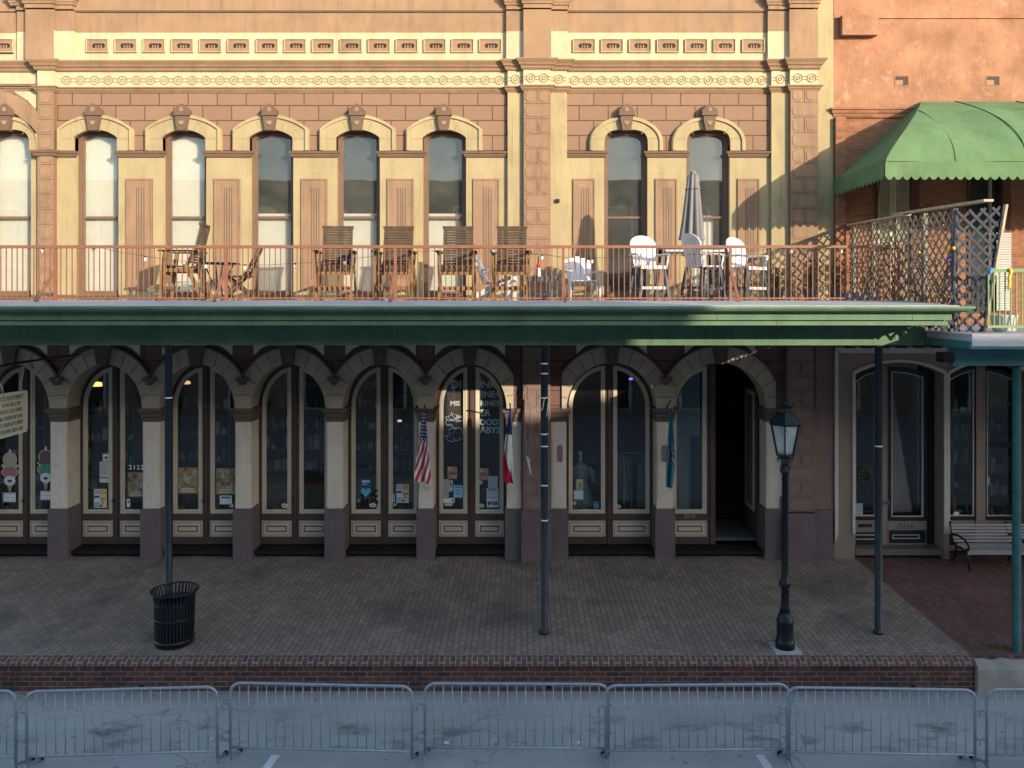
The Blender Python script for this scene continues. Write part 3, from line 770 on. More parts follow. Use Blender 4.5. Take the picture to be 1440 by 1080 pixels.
# simple shop fittings seen dimly behind the glass
m = MB()
for a, b_, y, z in ((365, 455, 18.6, 1.75), (485, 585, 18.5, 1.8), (610, 705, 18.9, 1.6), (100, 200, 19.0, 1.7), (226, 330, 19.2, 1.7)):
    m.box(U(a, y), U(b_, y), y, y + .5, .72, z)
ct = m.build('shop_counter', pmat('counter_bamboo', (.30, .27, .20), .3, 9), B)
m = MB()
for a, b_, y, z in ((365, 455, 18.58, 1.76), (485, 585, 18.48, 1.81)):
    m.box(U(a, y), U(b_, y), y - .05, y + .55, z, z + .06)
m.build('counter_top', flat((.35, .17, .07)), ct)

# ------------------------------------------------------------------ balcony canopy of the arcade building
YF = 12.05                      # front edge of the canopy roof
KP = thing('balcony_canopy', (0, 13.27, .55), 'long green balcony canopy on blue black posts in front of the arcade', 'balcony')
CXR = 6.46
m = MB(); m.prism([(16.79, 5.945), (16.79, 5.80), (12.5, 5.80), (12.10, 5.838), (YF, 5.838), (YF, 5.850), (13.85, 5.925)], XL, CXR, plane='yz'); m.build('deck', FLASH, KP)
m = MB(); m.sweep([(XL, 12.32), (CXR - .02, 12.32), (CXR - .02, 16.7)], [(0, 5.80), (.25, 5.845), (.262, 5.84), (.262, 5.805), (.245, 5.80), (.235, 5.785), (.22, 5.77), (.16, 5.755), (.10, 5.748), (.05, 5.738), (.05, 5.722), (.03, 5.722), (.03, 5.632), (-.03, 5.632)])
m.build('crown_fascia', GREEN, KP)
m = MB(); m.sweep([(XL, 12.345), (CXR - .05, 12.345), (CXR - .05, 16.7)], [(-.03, 5.66), (-.03, 5.614), (.022, 5.614), (.022, 5.552), (-.03, 5.552)]); m.build('lower_fascia', GREEN, KP)
for i in range(7):
    x = XL + 1.3 + i * 2.93
    MB().box(x - .004, x + .004, 12.2875, 12.30, 5.634, 5.72).build('board_joint', JOINT, KP); MB().box(x + .9, x + .907, 12.3205, 12.33, 5.554, 5.612).build('board_joint', JOINT, KP)
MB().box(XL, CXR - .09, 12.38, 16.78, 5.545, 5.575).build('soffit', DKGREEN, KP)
m = MB(); m.box(XL, 6.0, 13.20, 13.36, 5.205, 5.543); m.build('front_beam', GREEN, KP)
m = MB(); m.prism([(6.0, 5.205), (6.52, 5.205), (6.52, 5.5), (6.0, 5.543)], 13.2, 13.36); m.build('beam_end', GREEN, KP)
for i in range(16):
    x = XL + .6 + i * 1.24
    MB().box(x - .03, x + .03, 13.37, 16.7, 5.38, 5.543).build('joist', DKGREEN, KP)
for x, bands in ((U(237, 13.27), (560,)), (U(765.5, 13.27), (512, 526, 560, 611, 628, 683, 732)), (U(1235.5, 13.27), (628,))):
    m = MB(); z0 = gz(13.27) - .01
    m.lathe([(.085, 0), (.085, .03), (.058, .05), (.058, 5.16 - z0), (.09, 5.17 - z0), (.09, 5.205 - z0)], (x, 13.27, z0), 20); p = m.build('post', POSTB, KP)
    for py in bands:
        z = V(py, 13.27); MB().lathe([(.0595, 0), (.062, .008), (.0595, .02)], (x, 13.27, z), 20).build('tape_ring', flat((.62, .66, .70)), p)
# cable left hanging round the middle post
m = MB(); x = U(765.5, 13.2)
m.tube([(x, 13.19, V(560, 13.2)), (x - .03, 13.16, V(575, 13.2)), (x - .09, 13.16, V(580, 13.2)), (x - .13, 13.17, V(580, 13.2)), (x - .10, 13.17, V(566, 13.2)), (x - .06, 13.19, V(556, 13.2))], .006, 6)
m.tube([(x + .07, 13.2, V(560, 13.2)), (x + .05, 13.18, V(576, 13.2)), (x + .03, 13.17, V(586, 13.2))], .006, 6)
tag(m.build('cable', flat((.55, .55, .55))), 'loose pale cable looped round the middle canopy post', 'cable')

# ---- rust coloured railing on the deck
YR = 13.93; ZT = 6.87; ZB = 5.925
RL = thing('balcony_railing', (0, YR, ZB), 'rust coloured metal balcony railing with thin upright bars', 'railing')
XRE = U(1267, YR)
PP = [U(p, YR) for p in (-160, 78, 318, 556, 792, 1027)] + [XRE]
MB().box(PP[0], XRE, YR - .028, YR + .028, ZT - .05, ZT).build('top_rail', RUST, RL)
for i in range(len(PP) - 1):
    a, b = PP[i], PP[i + 1]; n = int(round((b - a) / (7.78 * YR / F)))
    m = MB()
    for k in range(1, n):
        x = a + (b - a) * k / n + random.uniform(-.004, .004); m.box(x - .007, x + .007, YR - .007, YR + .007, ZB - .01, ZT - .045)
    m.box(a, b, YR - .012, YR + .012, ZB + .03, ZB + .055)
    m.build('bar_panel', RUST, RL)
for x in PP[1:]:
    MB().box(x - .023, x + .023, YR - .023, YR + .023, ZB - .02, ZT - .05).build('railing_post', RUST, RL)
    if x < XRE: MB().bar((x, YR - .02, ZT - .42), (x, YR - .56, ZB - .02), .045, .03).build('brace', RUST, RL)
m = MB(); m.box(XRE - .028, XRE + .028, YR, 14.9, ZT - .05, ZT)
for k in range(1, 9): m.box(XRE - .008, XRE + .008, YR + k * .11 - .008, YR + k * .11 + .008, ZB, ZT - .04)
m.build('side_panel', RUST, RL)
# string of bulbs along the railing
ST = thing('string_light', (0, YR + .05, 6.6), 'sagging string of small white bulbs hung along the rust railing', 'string light')
bl = [(60, 352), (132, 350), (204, 364), (289, 374), (344, 376), (415, 374), (485, 369), (555, 358), (694, 352), (762, 362), (832, 367), (1112, 353), (1183, 353)]
y = YR + .06; pts = [(U(-60, y), y, V(347, y))]; prev = None
for px, py in bl + [(1260, 347)]:
    p = Vector((U(px, y), y, V(py - 4, y)))
    q = Vector(pts[-1]); mid = (p + q) / 2 - Vector((0, 0, .02))
    pts += [tuple(mid), tuple(p)]
MB().tube(pts, .004, 5).build('cable', flat((.03, .03, .03)), ST)
for px, py in bl:
    m = MB(); z = V(py, y); x = U(px, y); m.lathe([(.002, -.045), (.022, -.04), (.032, -.012), (.026, .012), (.015, .022)], (x, y, z), 10); m.lathe([(.015, .022), (.017, .05), (.001, .052)], (x, y, z), 8, m=1)
    m.build('bulb', [WHITE, flat((.02, .02, .02))], ST)

# ------------------------------------------------------------------ opposite side of the street (throws the morning shade)
OB = thing('tall_opposite_building', (-6, -8, 0), 'tall pale building across the street that shades the arcade', 'building')
ZTALL = 12.16; XTALL = 20.1
MB().box(-36, XTALL, -24, -8, 0, ZTALL).build('wall', pmat('opposite_brick', (.26, .21, .17), .15, .8), OB)
for i in range(14):
    x = -34 + i * 3.9
    for z0, h in ((.3, 3.4), (5.2, 2.6), (8.6, 2.2)):
        f = MB().box(x - .75, x + .75, -8.0, -7.9, z0, z0 + h).build('window', flat((.62, .63, .64)), OB)
        for e in (-.72, .60): MB().box(x + e, x + e + .12, -7.9, -7.82, z0, z0 + h).build('frame', flat((.75, .75, .75)), f)
        MB().box(x - .6, x + .6, -7.91, -7.88, z0 + .12, z0 + h - .12).build('pane', flat((.03, .04, .05), .1), f)
MB().box(-36, XTALL + .1, -8.001, -7.7, 4.3, 4.7).build('string_course', flat((.40, .41, .42)), OB)
OC = thing('low_opposite_building', (32, -8, 0), 'lower tan building across the street beside the tall one', 'building')
MB().box(XTALL + .02, 60, -24, -8.2, 0, 10.66).build('wall', pmat('opposite_stucco', (.36, .33, .28), .12, .8), OC)
MB().box(23.4, 59, -23, -8.25, 10.661, 11.22).build('parapet', flat((.36, .33, .28)), OC)
for i in range(9):
    x = XTALL + 2.4 + i * 4
    for z0, h in ((.3, 3.4), (5.6, 2.8)):
        f = MB().box(x - .8, x + .8, -8.2, -8.1, z0, z0 + h).build('window', flat((.62, .63, .64)), OC)
        MB().box(x - .65, x + .65, -8.11, -8.08, z0 + .12, z0 + h - .12).build('pane', flat((.03, .04, .05), .1), f)

# ------------------------------------------------------------------ neighbouring stucco and brick building
N = thing('stucco_building', (10, YW, .75), 'orange stucco and red brick building with a taupe shopfront beside the arcade', 'building')
x0 = XEND + .012; XN = 16.0; ZBR = V(155)
MB().box(x0, XN, 16.83, BACK, ZBR, 12.6).build('wall', STUCCO, N)
MB().box(x0, XN, 16.80, 16.829, V(25.5), 12.6).build('parapet', STUCCO, N)
m = MB(); m.box(U(1181), U(1231), 16.66, 16.80, V(52), V(24)); m.build('stucco_block', STUCCO, N)
for px in (1269, 1397.5):
    f = MB().box(U(px) - .13, U(px) + .13, 16.80, 16.831, V(119.5), V(106.5))
    mm = MB(); a, b_, c, d = U(px) - .13, U(px) + .13, V(119), V(107)
    mm.prism([(a - .012, c - .012), (b_ + .012, c - .012), (b_ + .012, d + .012), (a - .012, d + .012)], 16.822, 16.829, [[(a, c), (b_, c), (b_, d), (a, d)]]); v = mm.build('vent', STUCCO, N)
    MB().box(a, b_, 16.826, 16.8295, c, d).build('vent_hole', flat((.035, .022, .016)), v)
    MB().box(a, a + .15, 16.8255, 16.828, c, c + .1).build('loose_brick', flat((.25, .14, .08)), v)
m = MB(); m.sweep([(x0, 16.84), (x0, 16.80), (XN, 16.80), (XN, 16.84)], [(0, V(166)), (.02, V(164)), (.03, V(161)), (.055, V(159)), (.065, V(156)), (.09, V(155)), (.09, V(152.5)), (0, V(151))]); m.build('brick_cornice', BRICK, N)
# brick first floor with openings
ops = [(1233, 1282, 218, 440), (1363, 1411, 218, 440), (1470, 1520, 218, 440)]
hol = [[(U(a), V(d)), (U(b_), V(d)), (U(b_), V(c)), (U(a), V(c))] for a, b_, c, d in ops]
m = MB(); m.prism([(x0, 5.0), (XN, 5.0), (XN, ZBR), (x0, ZBR)], 16.83, BACK, hol); m.build('brick_wall', BRICK, N)
m = MB(); m.box(x0, U(1187), 16.70, 16.83, 5.0, V(166)); m.build('brick_pier', BRICK, N)
for i, (a, b_, c, d) in enumerate(ops):
    x, x2 = U(a), U(b_); zt, zb = V(c), V(d)
    m = MB(); m.prism([(x - .02, zb), (x2 + .15, zb), (x2 + .15, zt + .1), (x - .02, zt + .1)], 16.79, 16.95, [[(x + .02, zb + .03), (x2 - .02, zb + .03), (x2 - .02, zt), (x + .02, zt)]]); f = m.build('window', flat((.10, .045, .035)), N)
    if i == 0:
        for s in (0, 1):
            xa, xb = (x + .02, (x + x2) / 2 - .005) if s == 0 else ((x + x2) / 2 + .005, x2 - .02)
            m = MB(); fr = .06
            m.prism([(xa, zb + .03), (xb, zb + .03), (xb, zt), (xa, zt)], 16.85, 16.90, [[(xa + fr, zb + .1), (xb - fr, zb + .1), (xb - fr, zt - .1), (xa + fr, zt - .1)]])
            z = zb + .12
            while z < zt - .12: m.bar((xa + fr, 16.875, z), (xb - fr, 16.875, z), .055, .008, up=(0, .6, .8)); z += .048
            m.build('shutter', pmat('shutter_paint', (.44, .40, .27), .06, 4), f)
    else:
        MB().box(x + .02, x2 - .02, 16.92, 16.93, zb + .03, zt).build('pane', glassmat('dusty_glass', (.3, .35, .3), 1.0, .12), f)
        MB().box(x + .45, x + .50, 16.86, 16.93, zb + .03, zt).build('mullion', flat((.35, .33, .26)), f)
        m = MB(); z = zb + .05
        while z < V(330): m.box(x2 - .16, x2 + .14, 16.76, 16.775, z, z + .042); z += .05
        m.build('shutter', flat((.40, .40, .38)), f)
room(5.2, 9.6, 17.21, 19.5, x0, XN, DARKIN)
# ground floor shopfront
hol = []
def shop_arch(a, b_, zb=.6, ytop=509.5, yspr=526):
    x, x2 = U(a), U(b_); h = (x2 - x) / 2; zs, zt = V(yspr), V(ytop); s = zt - zs; Rr = (h * h + s * s) / (2 * s); an = math.degrees(math.asin(h / Rr)); cx = (x + x2) / 2
    return [(x, zb), (x2, zb)] + [(cx + Rr * math.sin(R(t)), zt - Rr + Rr * math.cos(R(t))) for t in [an - 2 * an * i / 20 for i in range(21)]]
A1, A2 = shop_arch(1202, 1327), shop_arch(1335, 1447)
bot = [(x0, .6)]
for A in (A1, A2): bot += [A[0]] + A[2:][::-1] + [A[1]]
m = MB(); m.prism(bot + [(XN, .6), (XN, 5.0), (x0, 5.0)], 16.80, 17.25); m.build('shopfront_wall', NBEIGE, N)
for A in (A1, A2):
    h = [(x, z) for x, z in A]; k = .055
    cx = (A[0][0] + A[1][0]) / 2
    o2 = [(cx + (x - cx) * (1 + k / 0.9), z + (k if i > 1 else 0)) for i, (x, z) in enumerate(A)]
    m = MB(); m.prism(o2[2:] + A[2:][::-1], 16.765, 16.802)
    for e in (0, 1):
        s = -1 if e == 0 else 1; xx = A[e][0]; m.box(xx, xx + s * k, 16.765, 16.802, 1.15, A[2][1] + .02)
    m.build('arch_trim', NWHITE, N)
m = MB(); m.box(x0, x0 + .07, 16.74, 16.80, 1.15, 4.95); m.prism([(x0, 1.15), (x0, .95), (x0 + .07, 1.15)], 16.74, 16.8); m.build('edge_trim', NWHITE, N)
m = MB(); m.sweep([(x0, 16.8), (XN, 16.8)], [(0, V(497)), (.04, V(495)), (.06, V(492)), (.10, V(490)), (.10, V(488)), (0, V(486))]); m.build('shop_cornice', NWHITE, N)
for i in range(20):
    x = U(1192) + i * .355
    MB().box(x - .1, x + .1, 16.66, 16.80, V(489), V(483)).build('bracket', NBLACK, N)
NY = 17.14
def lined_leaf(name, a, b_, zt0, zt1, zb, par=N, frame=NBLACK, bar=None):
    """dark sash with a thin pale line round the glass; the head slopes from zt0 to zt1"""
    x, x2 = U(a, NY), U(b_, NY); f = .085; g = .018
    def q(k): return [(x + k, zb + k), (x2 - k, zb + k), (x2 - k, zt1 - k), (x + .5 * (x2 - x), (zt0 * .5 + zt1 * .5) + .03 - k), (x + k, zt0 - k)]
    m = MB(); m.prism(q(0), NY - .03, NY + .03, [q(f)]); o = m.build(name, frame, par)
    m = MB(); m.prism(q(f), NY - .035, NY + .02, [q(f + g)]); m.build('glazing_bead', NWHITE, o)
    m = MB(); m.prism(q(f + g), NY, NY + .008); m.build('pane', GLASS, o)
    if bar:
        MB().box(x + f, x2 - f, NY - .034, NY + .02, bar - .05, bar + .05).build('sash_rail', frame, o)
    return o
# back frame of the first arch, the door and the second arch
m = MB(); A = A1
m.prism([(U(1196), .78), (U(1303), .78), (U(1303), V(514)), (U(1265), V(508)), (U(1196), V(520))], NY + .031, NY + .10, [[(U(1203, NY), 1.5), (U(1229, NY), 1.5), (U(1229, NY), V(520, NY)), (U(1203, NY), V(528, NY))], [(U(1252, NY), 1.5), (U(1293, NY), 1.5), (U(1293, NY), V(529, NY)), (U(1252, NY), V(522, NY))]]); m.build('door_frame', NBEIGE, N)
lined_leaf('shop_window', 1196, 1236, V(530, NY), V(517, NY), V(731, NY))
dr = lined_leaf('door', 1247, 1303, V(516, NY), V(524, NY), V(732, NY))
x, x2 = U(1248, NY), U(1302, NY)
MB().box(x, x2, NY - .03, NY + .03, .82, V(732, NY) - .001).build('lower_panel', NBEIGE, dr)
MB().box(x + .02, x2 - .02, NY - .036, NY - .02, V(763, NY), V(745, NY)).build('kick_panel', NBLACK, dr)
m = MB(); a, b_, c, d = U(1254, NY), U(1292, NY), V(757, NY), V(751, NY)
m.prism([(a, c), (b_, c), (b_, d), (a, d)], NY - .041, NY - .03, [[(a + .018, c + .018), (b_ - .018, c + .018), (b_ - .018, d - .018), (a + .018, d - .018)]]); m.build('panel_line', NWHITE, dr)
text('2116', .155, 'door_number', flat((.07, .055, .04)), dr, (U(1273, NY), NY - .033, V(739.5, NY)))
m = MB(); x = U(1244.5, NY); z = V(706, NY); m.box(x - .07, x + .05, NY - .06, NY - .03, z - .05, z + .05); m.ball((x + .03, NY - .08, z + .0), .03); m.build('door_lock', flat((.16, .15, .13), .3), dr)
# panels below the small window, mail slot, step
MB().box(U(1197, NY), U(1246, NY), NY - .02, NY + .03, .82, V(731, NY) - .001).build('lower_panel', NBEIGE, N)
m = MB(); m.box(U(1203, NY), U(1231, NY), NY - .026, NY - .015, V(767, NY), V(748, NY)); m.build('kick_panel', NBLACK, N)
m = MB(); [m.box(U(1203, NY), U(1231, NY), NY - .03, NY - .024, V(yy + 1.3, NY), V(yy, NY)) for yy in (751, 757)]; m.build('panel_line', NWHITE, N)
m = MB(); m.box(U(1206, NY), U(1226, NY), NY - .028, NY - .015, V(741, NY), V(736.5, NY)); m.build('mail_slot', flat((.02, .02, .02)), N)
MB().box(U(1203), U(1326), 16.80, 17.3, .70, .825).build('step', flat((.13, .125, .105)), N)
MB().box(U(1304), U(1328), 17.17, 17.30, .75, 5.0).build('dark_return', flat((.02, .02, .022)), N)
MB().box(U(1233, NY), U(1247, NY), NY - .035, NY + .05, .82, V(514, NY)).build('door_post', NBEIGE, N)
# second arch
lined_leaf('shop_window', 1322, 1374, V(531, NY), V(514, NY), V(731, NY))
lined_leaf('shop_window', 1381, 1432, V(516, NY), V(529, NY), V(731, NY), bar=V(625, NY))
MB().box(U(1371, NY), U(1384, NY), NY - .05, NY + .05, .82, V(512, NY)).build('mullion', NBEIGE, N)
MB().box(U(1326, NY), U(1450, NY), NY - .02, NY + .03, .7, V(731, NY) - .001).build('lower_panel', NBEIGE, N)
m = MB(); m.box(U(1331, NY), U(1371, NY), NY - .026, NY - .015, V(766, NY), V(744, NY)); m.build('kick_panel', NBLACK, N)
MB().box(U(1430, NY), U(1452, NY), NY - .03, NY + .05, .82, 5.0).build('door_post', NBEIGE, N)
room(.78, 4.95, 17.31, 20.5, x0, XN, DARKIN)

# ------------------------------------------------------------------ awning
AW = thing('awning', (U(1172), 15.6, 8.1), 'faded green canvas awning with scalloped edge over the brick wall', 'awning')
xa, yf = 6.41, 14.40; xr = U(1295); zr = V(143); zw = 8.60; zv = 8.10; XAE = 15.0
def aw_front(t):   # profile from the wall ridge to the valance top
    a, b, c = (1 - t) ** 2, 2 * t * (1 - t), t * t; return a * 16.79 + b * 14.43 + c * yf, a * zr + b * 9.16 + c * (zw - .22)
nt_ = 14
def hip(t):        # hip line from ridge end to front corner
    y, z = aw_front(t); x = xr + (xa - xr) * (1 - (1 - t) ** 1.35); return x, y, z
m = MB(); random.seed(11); NX = 60
grid = []
for i in range(nt_ + 1):
    t = i / nt_; hx, y, z = hip(t); row = []
    for k in range(NX + 1):
        u = k / NX; x = hx + (XAE - hx) * u
        wr = .03 * math.sin(x * 2.3 + t * 5) * t + .022 * math.sin(x * 5.1 + 2 * t) * t * t
        row.append((x, y - .02 * math.sin(x * 3.1) * t, z + (wr - .07 * math.sin(math.pi * (x - xa) / 1.25) ** 2 * min(1, u * 9)) * math.sin(math.pi * min(1, t * 1.02))))
    grid.append(row)
for i in range(nt_):
    for k in range(NX): 
        b = len(m.v); m.v += [grid[i][k], grid[i + 1][k], grid[i + 1][k + 1], grid[i][k + 1]]; m.face((b, b + 1, b + 2, b + 3), 0, True)
m.build('front_slope', AWN, AW)
m = MB()
for i in range(nt_):
    t0, t1 = i / nt_, (i + 1) / nt_
    for k in range(8):
        def side(t, u):
            hx, hy, hz = hip(t); wx, wz = xr + (xa - xr) * t, zr + (zw - .22 - zr) * t
            sag = -.10 * math.sin(math.pi * u) * math.sin(math.pi * t)
            return (hx + (wx - hx) * u, hy + (16.79 - hy) * u, hz + (wz - hz) * u + sag)
        b = len(m.v); m.v += [side(t0, k / 8), side(t0, (k + 1) / 8), side(t1, (k + 1) / 8), side(t1, k / 8)]; m.face((b, b + 1, b + 2, b + 3), 0, True)
m.build('side_slope', AWN, AW)
def valance(p, q, n, ztop, zbot, dz=.075, per=.155):
    p, q = Vector(p), Vector(q); L = (q - p).length; N_ = int(L / per) * 8; m = MB()
    nrm = Vector((-(q - p).y, (q - p).x)).normalized()
    for i in range(N_):
        P = []
        for j in (i, i + 1):
            u = j / N_; ph = (u * L / per) % 1.0; e = p + (q - p) * u; w_ = .012 * math.sin(u * L * 4.1)
            e2 = e + nrm * w_
            zb = zbot - dz * abs(math.sin(math.pi * ph)) ** .8
            P.append((e.x, e.y, ztop, e2.x, e2.y, (ztop + zbot) / 2, e2.x, e2.y, zb))
        a, b_ = P
        for c in (0, 3): m.poly([a[c:c + 3], a[c + 3:c + 6], b_[c + 3:c + 6], b_[c:c + 3]])
    return m
valance((xa, yf), (XAE, yf), 0, zw - .215, zv + .03).build('front_valance', AWN, AW)
valance((xa - .014, 16.78), (xa - .014, yf), 0, zw - .19, zv + .03).build('side_valance', AWN, AW)
for i in range(1, 7):
    x = xa + 1.25 * i; m = MB(); ps = [aw_front(j / 12) for j in range(13)]; t0 = 0
    ps = [(x, y - .004 - .02 * math.sin(x * 3.1) * j / 12, z + .006) for j, (y, z) in enumerate(ps) if xr + (xa - xr) * (1 - (1 - j / 12) ** 1.35) < x]
    m.tube(ps, .011, 6); m.build('seam', AWN, AW)
m = MB(); m.tube([(xa + .02, yf + .03, zv + .1), (XAE, yf + .03, zv + .1)], .018, 8); m.tube([(xa + .02, yf + .03, zv + .1), (xa + .02, 16.78, zv + .1)], .018, 8); m.tube([(U(1232), 16.78, 7.55), (U(1250, 15), 15.4, zv + .1)], .012, 6)
m.build('awning_frame', IRON, AW)

# ------------------------------------------------------------------ neighbour's balcony with green rail
TEALP = pmat('teal_post_paint', (.028, .092, .092), .25, 4, rough=.5, dirt=(.18, .2, .19), dirtamt=.25)
NB = thing('teal_balcony', (9, 12.6, .5), 'lower teal balcony canopy on a teal post beside the green one', 'balcony')
MB().box(6.54, 15, 11.86, 16.78, 5.26, 5.44).build('deck', FLASH, NB)
m = MB(); m.sweep([(6.55, 16.7), (6.55, 11.90), (15, 11.90)], [(-.05, 5.22), (.03, 5.22), (.03, 5.33), (-.05, 5.33)][::-1]); m.build('fascia', TEAL, NB)
MB().box(6.60, 15, 12.50, 12.66, 4.93, 5.24).build('front_beam', TEAL, NB)
MB().box(6.44, 6.60, 12.46, 12.70, 4.98, 5.13).build('beam_end', IRON, NB)
for x in (U(1429.5, 12.62), 11.2):
    m = MB(); z0 = .45; m.lathe([(.11, 0), (.11, .025), (.062, .035), (.062, 4.93 - z0)], (x, 12.62, z0), 20); m.build('post', TEALP, NB)
GR = thing('green_railing', (9, 12.2, 5.44), 'pale green balcony railing with beads and ribbons on the teal balcony', 'railing')
GP = pmat('pale_green_paint', (.18, .26, .12), .12, 5)
yy = 12.2; xg = U(1388, yy)
MB().box(xg, 15, yy - .025, yy + .025, V(383, yy), V(378, yy)).build('top_rail', GP, GR)
MB().box(xg, 15, yy - .02, yy + .02, V(461, yy), V(457.5, yy)).build('bottom_rail', GP, GR)
m = MB()
for k in range(82):
    x = xg + .02 + k * .0835; m.box(x - .008, x + .008, yy - .008, yy + .008, V(459, yy), V(381, yy))
m.build('bar_panel', GP, GR)
def ribbon(px, py0, py1, col, cat):
    m = MB(); pts = [(U(px, 12.16) + random.uniform(-.02, .02), 12.16 + random.uniform(-.01, .01), V(py0 + (py1 - py0) * i / 6, 12.16)) for i in range(7)]
    m.tube(pts, [.02, .03, .02, .025, .018, .022, .01], 6); return m.build('ribbon', flat(col))
tag(ribbon(1420, 377, 408, (.62, .45, .06), 0), 'yellow ribbon hanging from the pale green railing', 'ribbon')
tag(ribbon(1393, 377, 386, (.08, .25, .55), 0), 'short blue ribbon tied at the end of the green railing', 'ribbon')
tag(MB().lathe([(.12, 0), (.16, .02), (.19, .24), (.20, .26), (.17, .26), (.15, .05)], (U(1412, 12.8), 12.8, 5.44), 20).build('planter_tub', WHITE), 'white tub standing on the teal balcony behind the green railing', 'tub')

# ------------------------------------------------------------------ lattice screens between the balconies
def clip(poly, p, d):
    t0, t1 = -1e9, 1e9; n = len(poly)
    ar = sum(poly[i][0] * poly[(i + 1) % n][1] - poly[(i + 1) % n][0] * poly[i][1] for i in range(n))
    s = 1 if ar > 0 else -1
    for i in range(n):
        a, b = poly[i], poly[(i + 1) % n]; nx, ny = s * (b[1] - a[1]), -s * (b[0] - a[0])
        den = nx * d[0] + ny * d[1]; num = nx * (a[0] - p[0]) + ny * (a[1] - p[1])
        if abs(den) < 1e-9:
            if num < 0: return None
        elif den > 0: t1 = min(t1, num / den)
        else: t0 = max(t0, num / den)
    return (t0, t1) if t1 - t0 > .03 else None
def lattice(m, poly, at, pitch, wd, th=.008, c=None):
    xs_ = [p[0] for p in poly]; zs_ = [p[1] for p in poly]; c = c or (min(xs_), min(zs_)); span = (max(xs_) - min(xs_)) + (max(zs_) - min(zs_))
    for k, d in enumerate(((.7071, .7071), (.7071, -.7071))):
        n = int(span / pitch) + 14
        for i in range(-n, n + 1):
            p = (c[0], c[1] + i * pitch); r = clip(poly, p, d)
            if r:
                a = (p[0] + d[0] * r[0], p[1] + d[1] * r[0]); b = (p[0] + d[0] * r[1], p[1] + d[1] * r[1])
                m.bar(at(*a, k * .009), at(*b, k * .009), wd, th, up=at(0, 0, 1, True))
TR = thing('lattice_screen', (6.5, 14.3, 5.9), 'long wooden lattice screen overgrown with dry vine between the balconies', 'lattice screen')
LX = 6.70
def at_side(y, z, o, vec=False): return (1, 0, 0) if vec else (LX + o, y, z)
pol = [(12.62, 5.45), (16.7, 5.45), (16.7, 7.46), (12.62, 7.32)]
m = MB(); lattice(m, pol, at_side, .20, .036); m.build('lattice_panel', LATB, TR)
m = MB(); m.bar((LX, 16.72, 7.475), (LX, 14.2, 7.42), .14, .035); m.build('cap_board', WDGREY, TR)
m = MB(); m.bar((LX, 14.6, 7.47), (LX, 11.72, 7.36), .14, .035); m.build('cap_board', WDGREY, TR)
for y in (12.75, 13.7, 14.7, 15.7, 16.6): MB().box(LX + .02, LX + .09, y - .045, y + .045, 5.5, 7.33 + (y - 11.85) * .03).build('screen_post', LATB, TR)
TF = thing('lattice_end_guard', (6.8, 11.8, 5.4), 'slate blue lattice end guard fanning out beyond the green canopy', 'lattice screen')
FY = 12.58
def at_front(x, z, o, vec=False): return (0, 1, 0) if vec else (x, FY - o, z)
m = MB()
for pl in (((1346, 405), (1393, 405), (1412, 290), (1346, 297)), ((1346, 405), (1393, 405), (1382, 468), (1296, 462))):
    lattice(m, [(U(a, FY), V(b, FY)) for a, b in pl], at_front, .20, .042, c=(5.9, 5.3))
m.build('lattice_panel', LATT, TF)
MB().bar((U(1413, FY), FY - .03, V(288, FY)), (U(1382.5, FY), FY - .03, V(469, FY)), .035, .07, up=(0, 1, 0)).build('edge_board', WDGREY, TF)
MB().bar((U(1346, FY), FY + .03, V(294, FY)), (U(1340, FY), FY + .03, V(462, FY)), .035, .05, up=(0, 1, 0)).build('edge_board', LATT, TF)
# dry vine over the long screen
VN = thing('dry_vine', (6.5, 14.2, 5.95), 'tangled dry brown vine climbing the long lattice screen', 'vine')
m = MB(); random.seed(21)
for i in range(48):
    y = random.uniform(12.7, 16.5); z = 5.5 + random.uniform(0, .3); pts = []
    dy = random.uniform(-.16, .16)
    for k in range(random.randint(6, 12)):
        pts.append((LX + random.uniform(-.05, .06), y, z)); y = min(16.6, max(12.66, y + dy + random.uniform(-.09, .09))); z += random.uniform(.03, .19)
        if z > 7.36: break
    if len(pts) > 2: m.tube(pts, [random.uniform(.006, .013)] * len(pts), 5)
m.build('stem', flat((.12, .095, .07)), VN)
m = MB(); cols = [flat((.24, .18, .10)), flat((.15, .13, .07)), flat((.33, .26, .15)), flat((.10, .10, .05))]
cl = [(random.uniform(12.7, 16.5), random.uniform(5.5, 7.3), random.uniform(.08, .3)) for _ in range(60)]
for i in range(1500):
    c = random.choice(cl); y = c[0] + random.gauss(0, c[2]); z = c[1] + random.gauss(0, c[2])
    if not (i % 3 and 12.66 < y < 16.65 and 5.46 < z < 7.4): continue
    p = Vector((LX + random.uniform(-.08, .09), y, z)); a = Vector((random.gauss(0, 1), random.gauss(0, 1), random.gauss(0, 1))).normalized() * random.uniform(.012, .03); b = Vector((random.gauss(0, 1), random.gauss(0, 1), random.gauss(0, 1))).normalized() * random.uniform(.008, .018)
    m.poly([p - a, p + b, p + a, p - b], random.choice((0, 0, 1, 1, 2, 3)))
m.build('foliage', cols, VN)
bc = [((.25, .05, .5), 'purple'), ((.75, .5, .05), 'gold'), ((.06, .35, .12), 'green')]
spots = [(1304, 333), (1311, 336), (1300, 338), (1328, 347), (1331, 354), (1341, 349), (1334, 362), (1336, 368), (1292, 355), (1317, 414)]
bs = thing('bead_string', (6.45, 13, 6.7), 'string of purple gold and green beads caught on the lattice screen', 'beads')
for i, (px, py) in enumerate(spots):
    x = LX - .06; d = F * x / (px - CX); m = MB(); m.ball((x, d, V(py, d)), .028, 8); m.build('bead', flat(bc[(0, 1, 1, 1, 1, 1, 0, 0, 1, 1)[i]][0], .3), bs)

